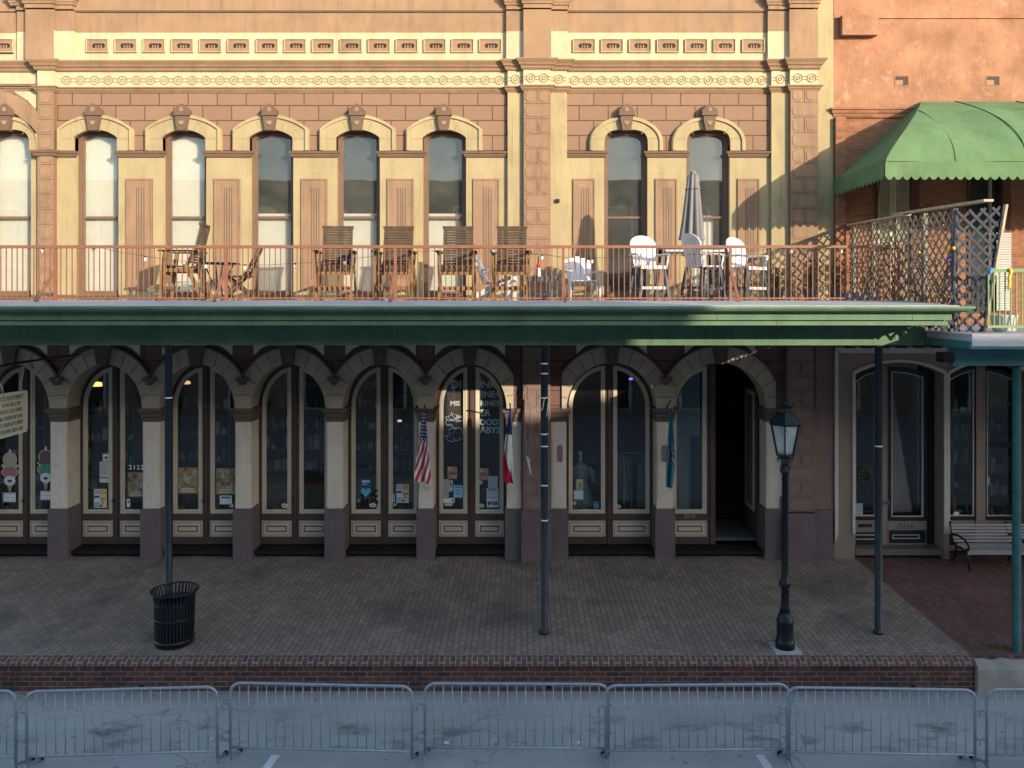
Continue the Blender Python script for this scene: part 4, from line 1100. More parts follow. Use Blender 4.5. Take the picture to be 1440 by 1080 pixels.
# ------------------------------------------------------------------ balcony furniture
ZD = 5.935
def place(o, px, d, rz=0, z=None, label=None):
    o.location = (U(px, d), d, ZD if z is None else z); o.rotation_euler = (0, 0, R(rz))
    if label: o['label'] = label
    return o
def make_tall_chair():
    t = thing('tall_wooden_chair', (0, 0, 0), 'x', 'chair', 'tall slatted wooden chairs on the balcony')
    hw = .27
    m = MB()                                        # seat: slats rolled over the front edge
    for i in range(7):
        x = -hw + .04 + i * (2 * hw - .08) / 6
        pr = [(-.36, .50), (-.385, .56), (-.37, .605), (-.33, .62), (.12, .58), (.12, .56), (-.32, .595), (-.35, .585), (-.362, .555), (-.345, .50)]
        m.prism(pr[::-1], x - .032, x + .032, plane='yz')
    s = m.build('seat', WOODOLD, t)
    MB().box(-hw, hw, -.345, -.315, .44, .53).build('seat_rail', WOODGOLD, s)
    m = MB()
    for i in range(15):
        z = .66 + i * .0475; y = .10 + (z - .56) * .24
        m.bar((-hw + .005, y - .01, z), (hw - .005, y - .01, z), .03, .034, up=(0, .24, 1))
    m.box(-hw - .01, hw + .01, .24, .275, 1.30, 1.345)
    for x in (-hw + .05, hw - .05): m.bar((x, .10, .50), (x, .285, 1.32), .05, .03, up=(0, 1, 0))
    m.build('backrest', WOODOLD, t)
    for sx in (-1, 1):
        x = sx * (hw + .04)
        m = MB(); m.bar((x, -.30, .84), (x - sx * .02, -.40, 0), .035, .075, up=(0, 1, 0)); m.build('leg', WOODGOLD, t)
        m = MB(); m.bar((x, .02, .62), (x, .33, 0), .035, .075, up=(0, 1, 0)); m.bar((x, -.33, .52), (x, .16, .52), .03, .07, up=(0, 0, 1)); m.build('leg', WOODGOLD, t)
        m = MB(); m.box(x - .05, x + .05, -.42, .22, .84, .865); m.bar((x, .17, .84), (x, .05, .60), .03, .06, up=(0, 1, 0)); m.build('armrest', WOODOLD, t)
    m = MB()
    for i in range(6):
        x = -hw + .05 + i * (2 * hw - .1) / 5; m.box(x - .03, x + .03, -.52, -.36, .17, .24)
    m.box(-hw - .05, hw + .05, -.36, -.33, .18, .23); m.build('footrest', WOODGOLD, t)
    return t
proto = make_tall_chair()
chs = [(266, 14.40, -84, 'tall slatted wooden chair turned side-on beside a round glass table'), (473, 14.55, 6, 'tall slatted wooden chair with a dark bag on its seat, leftmost facing the street'),
       (557, 14.60, -2, 'tall slatted wooden chair behind a railing post with a slanting brace'), (643, 14.60, 1, 'tall slatted wooden chair just left of the low white chair'),
       (719, 14.60, -2, 'tall slatted wooden chair in front of a low white one by the central pilaster')]
for i, (px, d, rz, lab) in enumerate(chs):
    o = proto if i == 0 else copy_tree(proto); place(o, px, d, rz, label=lab)
m = MB(); m.lathe([(.001, 0), (.10, .01), (.13, .07), (.11, .15), (.05, .19), (.001, .20)], (U(486, 14.55), 14.5, ZD + .61), 12)
tag(m.build('bag', flat((.03, .035, .06))), 'small dark bag lying on the leftmost street-facing wooden chair', 'bag')
# plain wooden side chair, glass table and folded table on the left
t = thing('wooden_patio_chair', (0, 0, 0), 'small olive brown slatted patio chair seen side-on beyond the railing', 'chair')
m = MB()
for i in range(9): m.bar((-.21, .16 + i * .022, .46 + i * .055), (.21, .16 + i * .022, .46 + i * .055), .042, .018, up=(0, .35, 1))
m.box(-.23, .23, .345, .37, .93, .96); m.build('backrest', WOODOLD, t)
m = MB(); [m.box(-.23, .23, -.25 + i * .07, -.20 + i * .07, .42, .44) for i in range(7)]; m.build('seat', WOODOLD, t)
for sx in (-1, 1):
    MB().bar((sx * .23, .15, .50), (sx * .23, -.28, 0), .03, .05, up=(0, 1, 0)).build('leg', WOODOLD, t)
    m = MB(); m.bar((sx * .23, -.2, .42), (sx * .23, .30, 0), .03, .05, up=(0, 1, 0)); m.bar((sx * .23, .12, .40), (sx * .23, .36, .95), .03, .04, up=(0, 1, 0)); m.build('leg', WOODOLD, t)
place(t, 337, 14.75, -80)
def disc_table(name, label, px, d, r, h, mt, tilt=0, legs=4, edge=.02):
    t = thing(name, (0, 0, 0), label, 'table')
    m = MB(); m.lathe([(.001, h - edge), (r - .01, h - edge), (r, h - edge / 2), (r - .01, h), (.001, h)], (0, 0, 0), 28); tp = m.build('table_top', mt, t); tp.rotation_euler = (R(tilt), 0, 0)
    for i in range(legs):
        a = 2 * math.pi * i / legs + .6; c, s = math.cos(a), math.sin(a)
        MB().tube([(c * r * .75, s * r * .75, 0), (c * r * .35, s * r * .35, h * .5), (c * r * .7, s * r * .7, h - edge)], .013, 8).build('leg', IRON, t)
    return place(t, px, d)
disc_table('glass_table', 'low round glass table tipped towards the street behind the railing', 247, 15.2, .47, .26, glassmat('table_glass', (.55, .66, .62), 3.0, .35, (.35, .42, .38)), tilt=14)
disc_table('iron_table', 'black wrought iron table beside the small patio chair', 308, 14.9, .36, .68, IRON, legs=4)
# low resin chairs
def make_low_chair():
    t = thing('resin_lounge_chair', (0, 0, 0), 'x', 'chair', 'low white resin chairs on the balcony')
    m = MB()
    for i in range(5):
        a = (i - 2); x0 = a * .085; x1 = a * .118; h = .56 - abs(a) * .03 - (.02 if abs(a) == 2 else 0)
        p, q = Vector((x0, .22, .34)), Vector((x1, .22 + h * .36, .34 + h * .93)); m.bar(p, q, .088, .02, up=(0, -1, .36))
        m.lathe([(.042, -.009), (.042, .009)], tuple(q), 10) if False else None
    m.build('backrest', WHITE, t)
    m = MB()
    for i in range(6):
        y = -.30 + i * .095; m.bar((-.25, y, .37 - i * .012), (.25, y, .37 - i * .012), .082, .02, up=(0, 0, 1))
    m.build('seat', WHITE, t)
    for sx in (-1, 1):
        m = MB(); m.box(sx * .30 - .055, sx * .30 + .055, -.36, .30, .54, .56); m.build('armrest', WHITE, t)
        m = MB(); m.box(sx * .28 - .015, sx * .28 + .015, -.32, -.23, 0, .54); m.build('leg', WHITE, t)
        m = MB(); m.bar((sx * .27, -.2, .36), (sx * .27, .42, .03), .03, .09, up=(0, 0, 1)); m.build('leg', WHITE, t)
    return t
lc = make_low_chair(); place(lc, 818, 15.7, 8, label='low white resin chair standing alone beside the railing post, mostly in shade')
lc2 = copy_tree(lc); place(lc2, 699, 15.2, 78, label='low white resin chair half hidden behind a tall wooden chair')
# side table and bottle
t = thing('side_table', (0, 0, 0), 'small slate blue side table by the central pilaster with a bottle on it', 'table')
m = MB(); [m.box(-.24, .24, -.22 + i * .09, -.14 + i * .09, .40, .42) for i in range(5)]; m.box(-.22, .22, -.21, -.19, .34, .40); m.build('table_top', SLATE, t)
for sx in (-1, 1):
    for sy in (-1, 1): MB().box(sx * .20 - .02, sx * .20 + .02, sy * .18 - .02, sy * .18 + .02, 0, .40).build('leg', SLATE, t)
MB().box(-.2, .2, -.18, .18, .10, .12).build('shelf', SLATE, t)
place(t, 759, 14.7, 4)
t = thing('bottle', (0, 0, 0), 'small white and red bottle standing on the slate side table', 'bottle')
MB().lathe([(.04, 0), (.045, .02), (.045, .13), (.03, .16)], (0, 0, 0), 12).build('body', WHITE, t); MB().lathe([(.03, .16), (.03, .23), (.012, .26)], (0, 0, 0), 12).build('cap', flat((.55, .03, .02)), t); MB().lathe([(.010, .26), (.010, .36), (.001, .37)], (0, 0, 0), 8).build('spout', IRON, t)
place(t, 757, 14.68, 0, ZD + .42)
# bar height white chairs and table
def make_bar_chair():
    t = thing('bar_chair', (0, 0, 0), 'x', 'chair', 'bar height white chairs round the umbrella table')
    m = MB(); prof = []
    for i in range(17):
        a = math.pi * i / 16; prof.append((.245 * math.cos(a), .99 + .17 * math.sin(a)))
    base = [(-.20, .60), (.20, .60)]
    m.prism(base + prof, .0, .022); ob = m.build('backrest', WHITE, t)
    for v in ob.data.vertices:
        v.co.y += .19 + (v.co.z - .6) * .26 - .25 * v.co.x * v.co.x * 3
    m = MB()
    for x in (-.12, -.04, .04, .12): m.box(x - .003, x + .003, -.003, .0, .63, 1.08)
    ob2 = m.build('slat_gap', flat((.25, .25, .27)), ob)
    for v in ob2.data.vertices: v.co.y += .188 + (v.co.z - .6) * .26 - .25 * v.co.x * v.co.x * 3
    m = MB(); [m.box(-.24, .24, -.24 + i * .09, -.16 + i * .09, .575, .60) for i in range(5)]; m.box(-.24, .24, -.255, -.235, .54, .598); m.build('seat', WHITE, t)
    for sx in (-1, 1):
        m = MB(); m.tube([(sx * .27, -.26, .78), (sx * .30, -.1, .80), (sx * .29, .12, .80), (sx * .24, .27, .80)], .022, 8); m.tube([(sx * .27, -.24, .78), (sx * .25, -.2, .58)], .02, 8); m.build('armrest', WHITE if True else SLATE, t)
        for sy in (-1, 1):
            m = MB(); m.bar((sx * .20, sy * .19, .58), (sx * .27, sy * .27, 0), .05, .035, up=(0, 1, 0)); m.build('leg', SLATE, t)
    m = MB(); m.box(-.25, .25, -.255, -.21, .19, .235); m.build('footrest', WHITE, t)
    m = MB(); m.box(-.25, .25, .215, .24, .20, .24); [m.box(s * .245 - .012, s * .245 + .012, -.23, .23, .2, .235) for s in (-1, 1)]; m.build('stretcher', SLATE, t)
    return t
bc_ = make_bar_chair()
place(bc_, 912, 14.35, 14, label='bar height white chair left of the white umbrella table')
c2 = copy_tree(bc_); place(c2, 988, 13.98 + .35, 118, label='bar height white chair turned side-on in front of the umbrella table')
c3 = copy_tree(bc_); place(c3, 1050, 14.75, 34, label='bar height white chair standing right of the umbrella table under the awning shadow')
t = thing('bar_table', (0, 0, 0), 'white bar height table with a closed umbrella through its middle', 'table')
m = MB(); [m.bar((-.62, -.42 + i * .14, .96), (.62, -.42 + i * .14, .96), .13, .028, up=(0, 0, 1)) for i in range(7)]; m.build('table_top', WHITE, t)
m = MB(); m.box(-.56, .56, -.36, -.33, .88, .945); m.box(-.56, .56, .33, .36, .88, .945); m.build('apron', WHITE, t)
for sx in (-1, 1):
    for sy in (-1, 1): MB().bar((sx * .46, sy * .30, .94), (sx * .54, sy * .38, 0), .06, .06, up=(0, 1, 0)).build('leg', SLATE, t)
place(t, 968, 15.1, 3)
UM = thing('closed_umbrella', (0, 0, 0), 'closed grey striped patio umbrella standing in the white table', 'umbrella')
UG = pmat('umbrella_cloth', (.165, .16, .158), .07, 5, streak=0); 
MB().lathe([(.02, .1), (.02, 2.2)], (0, 0, 0), 10).build('pole', WDGREY, UM); MB().lathe([(.25, 0), (.26, .05), (.05, .09), (.03, .3)], (0, 0, 0), 20).build('base', SLATE, UM)
def folded(z0, z1, r0, r1, nf, amp, name, mt, seed):
    m = MB(); N_ = nf * 8; K_ = 16; random.seed(seed); ph = [random.uniform(-.35, .35) for _ in range(nf + 1)]
    b = len(m.v)
    for i in range(K_ + 1):
        u = i / K_; z = z0 + (z1 - z0) * u
        rr = r0 + (r1 - r0) * (u ** .85)
        for k in range(N_):
            t_ = 2 * math.pi * k / N_; f = abs(math.sin(t_ * nf / 2 + ph[int(k / 8)] * .5))
            r = rr * (1 - amp * (1 - u * .6) * (1 - f)); m.v.append((r * math.cos(t_), r * math.sin(t_) * .9, z + (.03 * f if i == 0 else 0)))
    for i in range(K_):
        for k in range(N_):
            k2 = (k + 1) % N_; m.face((b + i * N_ + k, b + i * N_ + k2, b + (i + 1) * N_ + k2, b + (i + 1) * N_ + k), 0, True)
    return m.build(name, mt, UM)
folded(1.06, 2.26, .25, .10, 8, .72, 'canopy', UG, 4); folded(1.98, 2.30, .155, .035, 8, .45, 'canopy_vent', UG, 9)
MB().lathe([(.06, 2.26), (.055, 2.30), (.03, 2.335), (.001, 2.345)], (0, 0, 0), 14).build('cap', UG, UM)
place(UM, 971, 14.75); UM.rotation_euler = (0, R(1.2), 0)
# dry potted shrubs in the right-hand corner
for px, d, hh, lab in ((1092, 15.6, .42, 'low dry potted shrub behind the railing beside the last white chair'), (1140, 15.0, .55, 'wider dry potted shrub in front of the rusticated right pilaster'), (1176, 15.7, .5, 'dry potted shrub nearest the lattice screen')):
    t = thing('potted_shrub', (0, 0, 0), lab, 'plant', 'dry potted shrubs on the balcony')
    MB().lathe([(.10, 0), (.15, .2), (.16, .22), (.13, .22)], (0, 0, 0), 16).build('pot', flat((.14, .12, .11)), t)
    m = MB(); random.seed(px)
    for i in range(26):
        a = random.uniform(0, 6.28); r = random.uniform(.05, .32); h = .22 + random.uniform(.1, hh)
        m.tube([(0, 0, .2), (math.cos(a) * r * .4, math.sin(a) * r * .4, .2 + h * .5), (math.cos(a) * r, math.sin(a) * r, h)], .005, 4)
    m.build('stem', flat((.09, .07, .05)), t)
    m = MB()
    for i in range(420):
        a = random.uniform(0, 6.28); r = abs(random.gauss(0, .19)); z = random.uniform(.18, .2 + hh); p = Vector((math.cos(a) * r, math.sin(a) * r, z)); v = Vector((random.gauss(0, 1), random.gauss(0, 1), random.gauss(0, 1))).normalized() * .035; u = v.cross(Vector((.3, .2, 1))).normalized() * .012
        m.poly([p - v, p + u, p + v, p - u], random.choice((0, 0, 1, 2)))
    m.build('foliage', [flat((.10, .075, .04)), flat((.20, .14, .07)), flat((.06, .065, .035))], t)
    place(t, px, d)
tag(MB().box(U(1186, 14.9), U(1222, 14.9), 14.8, 15.2, ZD, ZD + .14).build('storage_crate', flat((.13, .13, .14))), 'low dark grey crate on the deck at the foot of the lattice screen', 'crate')

# ------------------------------------------------------------------ street furniture
LP = thing('street_lamp', (U(1104, 12.72), 12.72, gz(12.72)), 'blue black cast iron street lamp with a six sided glass lantern', 'street lamp')
lx, ly, lz = LP.location
m = MB(); m.prism([(lx - .20, ly - .20), (lx + .20, ly - .20), (lx + .20, ly + .20), (lx - .20, ly + .20)], lz - .01, lz + .02, plane='xy'); m.build('plinth', flat((.40, .41, .42)), LP)
m = MB(); m.lathe([(.15, .02), (.15, .12), (.138, .14), (.13, .16), (.13, .42), (.135, .44), (.12, .46), (.12, .50), (.095, .53), (.085, .58)], (lx, ly, lz), 12); m.build('base', IRON, LP)
m = MB(); m.lathe([(.082, .58), (.062, .66), (.058, .95), (.08, .97), (.092, 1.0), (.092, 1.03), (.075, 1.06), (.058, 1.10), (.050, 1.3), (.044, 2.72), (.07, 2.74), (.075, 2.77), (.045, 2.80), (.045, 2.86)], (lx, ly, lz), 16); m.build('pole', IRON, LP)
zb, zt = 3.02, 3.50; rb, rt = .135, .235; an = R(12)
LG = MB()
m = MB()
def hexp(r, z, k): return (lx + r * math.cos(an + k * math.pi / 3), ly + r * math.sin(an + k * math.pi / 3), lz + z)
for k in range(6): m.bar(hexp(rb, zb, k), hexp(rt, zt, k), .022, .022)
for r, z in ((rb, zb), (rt, zt)):
    for k in range(6): m.bar(hexp(r, z, k), hexp(r, z, k + 1), .03, .03)
m.lathe([(.06, 2.96), (.10, 2.99), (.14, 3.01), (.001, 3.015)], (lx, ly, lz), 6, ang=an); lf = m.build('lantern_frame', IRON, LP)
for k in range(6): 
    m = MB(); m.poly([hexp(rb - .01, zb, k), hexp(rb - .01, zb, k + 1), hexp(rt - .01, zt, k + 1), hexp(rt - .01, zt, k)]); m.build('pane', GLASSCLR, lf)
m = MB(); m.lathe([(.26, 3.49), (.27, 3.515), (.25, 3.54), (.13, 3.68), (.11, 3.69), (.11, 3.74), (.13, 3.75), (.05, 3.78), (.001, 3.79)], (lx, ly, lz), 6, smooth=False, ang=an)
for k in range(6): m.bar(hexp(.115, 3.75, k), hexp(.14, 3.82, k), .02, .012)
m.build('lantern_roof', IRON, LP)
m = MB(); m.lathe([(.02, 3.02), (.03, 3.1), (.03, 3.34), (.015, 3.36)], (lx, ly, lz), 10); m.build('lamp_tube', flat((.5, .5, .48)), lf)
for k in range(4):
    a = k * math.pi / 2 + .4; c, s = math.cos(a), math.sin(a); m = MB()
    pts = [(.045, 2.78), (.10, 2.80), (.07, 2.87), (.06, 2.93), (.11, 2.985), (.15, 2.96), (.145, 2.92), (.12, 2.93)]
    m.tube([(lx + c * r, ly + s * r, lz + z) for r, z in pts], .009, 6); m.build('scroll', IRON, LP)

TC = thing('trash_can', (U(245.5, 12.92), 12.92, gz(12.92)), 'black slatted metal trash can with flared rim in front of the left post', 'trash can')
tx, ty, tz = TC.location
for i in range(36):
    a = 2 * math.pi * i / 36; c, s = math.cos(a), math.sin(a); m = MB(); r0 = .292
    pts = [(r0 - .01, .05), (r0, .3), (r0 + .005, .62), (r0 + .01, .72), (r0 + .028, .79), (r0 + .06, .83)]
    for j in range(len(pts) - 1): m.bar((tx + c * pts[j][0], ty + s * pts[j][0], tz + pts[j][1]), (tx + c * pts[j + 1][0], ty + s * pts[j + 1][0], tz + pts[j + 1][1]), .030, .007, up=(c, s, .01))
    m.build('slat', IRON, TC)
def hoop(r, z, h, th=.012, name='ring'):
    m = MB(); m.lathe([(r - th, z), (r, z), (r, z + h), (r - th, z + h), (r - th, z)], (tx, ty, tz), 40); m.build(name, IRON, TC)
hoop(.297, .03, .07); hoop(.306, .64, .02); hoop(.30, .4, .03); 
m = MB(); m.tube([(tx + .355 * math.cos(2 * math.pi * i / 40), ty + .355 * math.sin(2 * math.pi * i / 40), tz + .835) for i in range(40)], .014, 8, closed=True); m.build('rim', IRON, TC)
m = MB(); m.lathe([(.001, .05), (.265, .06), (.272, .70), (.262, .70), (.255, .07)], (tx, ty, tz), 32); m.build('liner', flat((.012, .014, .016)), TC)
m = MB(); m.lathe([(.25, 0), (.29, .01), (.29, .05), (.001, .055)], (tx, ty, tz), 32); m.build('base', IRON, TC)

def make_barrier():
    t = thing('crowd_barrier', (0, 0, 0), 'x', 'barrier', 'steel crowd barriers along the street')
    L, H, r = 2.33, 1.05, .019; h = L / 2; rc = .13
    pts = [(-h, 0, .08), (-h, 0, H - rc)] + [(-h + rc - rc * math.cos(R(a)), 0, H - rc + rc * math.sin(R(a))) for a in (15, 30, 45, 60, 75, 90)] + [(h - rc + rc * math.sin(R(a)), 0, H - rc + rc * math.cos(R(a))) for a in (0, 15, 30, 45, 60, 75, 90)] + [(h, 0, .08)]
    MB().tube(pts, r, 12).build('frame', GALV, t)
    MB().tube([(-h, 0, .235), (h, 0, .235)], .017, 10).build('bottom_rail', GALV, t)
    for k in range(1, 20):
        x = -h + L * k / 20; MB().tube([(x, 0, .235), (x, 0, H)], .0062, 6).build('bar', GALV, t)
    for s in (-1, 1):
        x = s * (h - .0); m = MB()
        m.tube([(x, -.36, .012), (x, -.28, .03), (x, -.10, .10), (x, 0, .13), (x, .10, .10), (x, .28, .03), (x, .34, .012)], .019, 8); f = m.build('foot', GALV, t)
        MB().tube([(x, .30, .03), (x, .36, .012)], .027, 8).build('rubber_tip', MAT_RUBBER, f)
        MB().tube([(x, -.31, .022), (x, -.37, .012)], .024, 8).build('rubber_tip', GALV, f)
    for z in (.78, .42):
        m = MB(); m.tube([(-h, 0, z + .03), (-h - .07, -.02, z + .03), (-h - .10, -.02, z), (-h - .10, -.02, z - .06)], .009, 6); m.box(-h - .06, -h, -.012, .012, z - .01, z + .02); m.build('hook', GALV, t)
        m = MB(); m.tube([(h, 0, z), (h + .05, 0, z), (h + .05, .03, z), (h, .03, z)], .008, 6); m.build('eye', GALV, t)
    return t
bp_ = make_barrier()
bar_ends = [((-8.63, 10.25), (-6.31, 10.20), 'steel crowd barrier cut off by the left edge of the photo'), ((-6.16, 10.20), (-3.84, 10.33), 'steel crowd barrier in front of the black trash can'),
            ((-3.72, 10.41), (-1.36, 10.31), 'steel crowd barrier left of the middle gap, second full one from the left'), ((-1.22, 10.41), (1.10, 10.39), 'steel crowd barrier in line with the middle canopy post'),
            ((1.10, 10.33), (3.37, 10.37), 'steel crowd barrier just left of the street lamp'), ((3.34, 10.31), (5.69, 10.24), 'steel crowd barrier below the right-hand blue black post'), ((5.83, 10.24), (8.16, 10.24), 'steel crowd barrier cut off by the right edge near the teal post')]
for i, (a, b, lab) in enumerate(bar_ends):
    o = bp_ if i == 0 else copy_tree(bp_)
    o.location = ((a[0] + b[0]) / 2, (a[1] + b[1]) / 2, 0); o.rotation_euler = (R((0, .8, -.6, .5, -.9, .7, 0)[i]), 0, math.atan2(b[1] - a[1], b[0] - a[0])); o['label'] = lab

BN = thing('park_bench', (U(1400, 16.1), 16.1, gz(16.1)), 'pale slatted bench with black iron arms in front of the taupe shopfront', 'bench')
bx = U(1346, 16.1); by = 16.1; bz = gz(16.1); BL = 2.35
BSL = pmat('bench_slat', (.27, .25, .25), .1, 8)
m = MB()
for i in range(6):
    z = bz + .43 + i * .056; y = by + .22 + i * .026; m.bar((bx + .05, y, z), (bx + BL - .05, y, z), .02, .043, up=(0, .4, 1))
m.build('backrest', BSL, BN)
m = MB()
for i in range(6):
    y = by - .24 + i * .085; m.bar((bx + .05, y, bz + .38 - (.02 if i in (2, 3) else 0)), (bx + BL - .05, y, bz + .38 - (.02 if i in (2, 3) else 0)), .07, .022)
m.bar((bx + .05, by - .285, bz + .345), (bx + BL - .05, by - .285, bz + .345), .02, .07); m.build('seat', BSL, BN)
for x in (bx + .06, bx + BL / 2, bx + BL - .06):
    m = MB(); m.tube([(x, by + .39, bz + .77), (x, by + .26, bz + .43), (x, by + .16, bz + .36), (x, by - .28, bz + .36)], .022, 8)
    m.tube([(x, by + .30, bz), (x, by + .16, bz + .20), (x, by + .14, bz + .41)], .022, 8); m.tube([(x, by - .36, bz), (x, by - .27, bz + .22), (x, by - .27, bz + .42)], .022, 8)
    m.tube([(x, by + .30, bz + .54), (x, by + .1, bz + .58), (x, by - .18, bz + .56), (x, by - .31, bz + .48), (x, by - .30, bz + .40), (x, by - .2, bz + .37)], .02, 8)
    m.build('end_frame', IRON, BN)

# ------------------------------------------------------------------ flags, hanging sign, small things on the piers
def flag(name, label, pxl, pxr, y0, y1, dtop, colour, mats, seed=1, NU=60, NV=150):
    """cloth hanging limp from a short pole: pxl/pxr give the left and right edge columns as a function of v"""
    d = dtop; t = thing(name, (U((pxl(0) + pxr(0)) / 2, d), d, V(y1, d)), label, 'flag', 'flags on the arcade piers')
    m = MB(); b = 0
    for i in range(NV + 1):
        v = i / NV
        for k in range(NU + 1):
            u = k / NU; px = pxl(v) + (pxr(v) - pxl(v)) * u
            y = d + (.05 * math.sin(u * 9 + v * 2 + seed) + .025 * math.sin(u * 17 + seed - v * 3)) * min(1, v * 1.6 + .15)
            edge = (y1 - y0) * .05 * math.sin(math.pi * u) * 0
            m.v.append((U(px, d), y, V(y0 + (y1 - y0) * v + (pxr(1) - pxl(1)) * .22 * u * v + edge, d)))
    for i in range(NV):
        for k in range(NU):
            q = i * (NU + 1) + k; m.face((q, q + NU + 1, q + NU + 2, q + 1), colour((k + .5) / NU, (i + .5) / NV), True)
    m.build('cloth', mats, t)
    x = U((pxl(0) + pxr(0)) / 2, d)
    m = MB(); m.tube([(x, 16.74, V(y0 + 4, d)), (x, d - .05, V(y0 - 13, d))], .014, 8); m.build('pole', IRON, t)
    m = MB(); m.ball((x, d - .06, V(y0 - 13, d)), .02, 8); m.build('finial', flat((.5, .5, .5)), t)
    return t
RED, WHT, NVY = flat((.42, .02, .045)), flat((.62, .63, .66)), flat((.03, .045, .16))
def us(u, v):
    if v < .40:
        a, b_ = v * 20, u * 3; r = int(a); fx = (b_ + .5 * (r % 2)) % 1 - .5; fy = a % 1 - .5
        return 1 if fx * fx * .8 + fy * fy * 1.1 < .06 else 2
    return 0 if int(math.floor((u * .95 + (v - .4) * 1.35) * 6.2)) % 2 else 1
flag('national_flag', 'striped flag with white stars on blue hanging on the pier left of the chalkboard door', lambda v: 594 - 11 * min(1, v * 1.1), lambda v: 598.5 + 8 * min(1, v * 1.05), 580, 676, 16.25, us, [RED, WHT, NVY], 2)
flag('state_flag', 'blue white and red flag hanging on the pier right of the chalkboard door', lambda v: 715.5 - 8.5 * min(1, v * 1.5), lambda v: 719 + 3.5 * v, 578, 677, 16.25, lambda u, v: 2 if v < .33 else (0 if u < (v - .52) * 2.1 else 1), [RED, WHT, NVY], 5)
TQ = flat((.03, .17, .24))
flag('teal_flag', 'teal flag with a mauve emblem hanging beside the open doorway', lambda v: 942 - 6 * min(1, v * 1.3), lambda v: 945 + (5 if v < .7 else 5 - (v - .7) * 14) * min(1, v * 1.6), 574, 685, 16.25,
     lambda u, v: (1 if (math.sin(u * 23 + v * 40) + math.sin(v * 71 - u * 9)) > .3 else 2) if .42 < v < .70 and .2 < u < .95 and ((u - .55) ** 2 * 3 + (v - .56) ** 2 * 40) < .9 else 0, [TQ, flat((.33, .27, .36)), flat((.05, .09, .16))], 3)

HS = thing('hanging_sign', (U(20, 14.6), 14.6, 3.5), 'cream board sign with hand lettering hung from an iron bracket at the left', 'sign')
SGN = pmat('sign_board', (.66, .655, .57), .06, 3)
sxp, y0s, y1s, z0s, z1s = -9.05, 13.75, 15.2, 3.50, 4.27; k = .05
def sgx(y): return -9.17 + (15.2 - y) * .20
def sp(y, z, o): return (sgx(y) + o, y, z + .045 * (15.2 - y))
m = MB(); oc = [(y0s, z0s), (y1s - k, z0s), (y1s, z0s + k), (y1s, z1s - k), (y1s - k, z1s), (y0s, z1s)]
n = len(oc); m.v = [sp(y, z, 0) for y, z in oc] + [sp(y, z, -.03) for y, z in oc]; m.face(range(n)); m.face(range(2 * n - 1, n - 1, -1))
for i in range(n): j = (i + 1) % n; m.face((i, n + i, n + j, j))
m.build('board', SGN, HS)
LT = flat((.17, .175, .165))
rzs = 90 + math.degrees(math.atan(.20))
for i, (tx_, sz) in enumerate((('FOOD REFRESHMENTS', .125), ('HOT MIX GRILL & CHIPS', .10), ('PLUS ICE-COLD DRINKS', .11), ('BIG CHICKEN CHIPS JEANS', .11), ('ICE CREAM LATTE-DRINKS', .115), ('POOR MAN CARDS-GAME', .115))):
    z = z1s - .10 - i * .115; yc = (y0s + y1s) / 2
    text(tx_, sz, 'lettering', LT, HS, sp(yc, z, .004), 90, rzs, .002, -.001, sx=.74 if i not in (0, 2) else .82, rp=-2.6)
m = MB(); m.tube([(-9.05, 16.7, 4.83), (-9.02, 15.0, 4.82), (-8.9, 13.5, 4.80)], .02, 8); m.build('bracket', IRON, HS)
for y in (14.15, 14.9):
    m = MB(); x = sgx(y); m.tube([(x, y, z1s - .01), (x + .02, y - .06, 4.42), (-9.0, y - .12, 4.6), (-9.0, y - .10, 4.81)], .009, 6); m.build('chain', flat((.4, .4, .4)), HS)
SLm = thing('sign_lamp', (U(44, 15), 15, 4.7), 'small grey bell shaped lamp under the sign bracket', 'lamp')
x = U(44, 15); m = MB(); m.lathe([(.012, .14), (.02, .11), (.03, .07), (.055, .02), (.06, 0), (.05, 0), (.02, .06)], (x, 15, V(519, 15)), 14); m.build('shade', flat((.30, .30, .28)), SLm)
m = MB(); m.tube([(x, 15, V(519, 15) + .13), (x - .02, 15, 4.82)], .008, 6); m.build('stem', IRON, SLm)

WC = thing('driftwood_mobile', (U(742, 16.5), 16.5, 2.5), 'hanging driftwood mobile with a pale blue tip by the central pilaster', 'mobile')
m = MB(); x = U(742, 16.5); random.seed(2)
for i in range(5):
    o = random.uniform(-.06, .06); m.tube([(x + o, 16.5, V(560, 16.5)), (x + o * 1.3 + .01, 16.5, V(600, 16.5)), (x + o * .6, 16.48, V(628 + i * 3, 16.5)), (x + o * .3 + .01, 16.49, V(645, 16.5))], [.008, .014, .012, .006], 6)
m.build('driftwood', pmat('driftwood', (.20, .17, .15), .3, 12), WC)
m = MB(); m.prism([(x - .04, V(640, 16.5)), (x + .05, V(667, 16.5)), (x + .075, V(666, 16.5)), (x + .04, V(645, 16.5))][::-1], 16.47, 16.49); m.build('tip', flat((.35, .52, .58)), WC)
m = MB(); m.tube([(x, 16.5, V(562, 16.5)), (x, 16.55, V(545, 16.5)), (x, 16.64, V(536, 16.5))], .006, 6); m.build('cord', flat((.06, .05, .04)), WC)

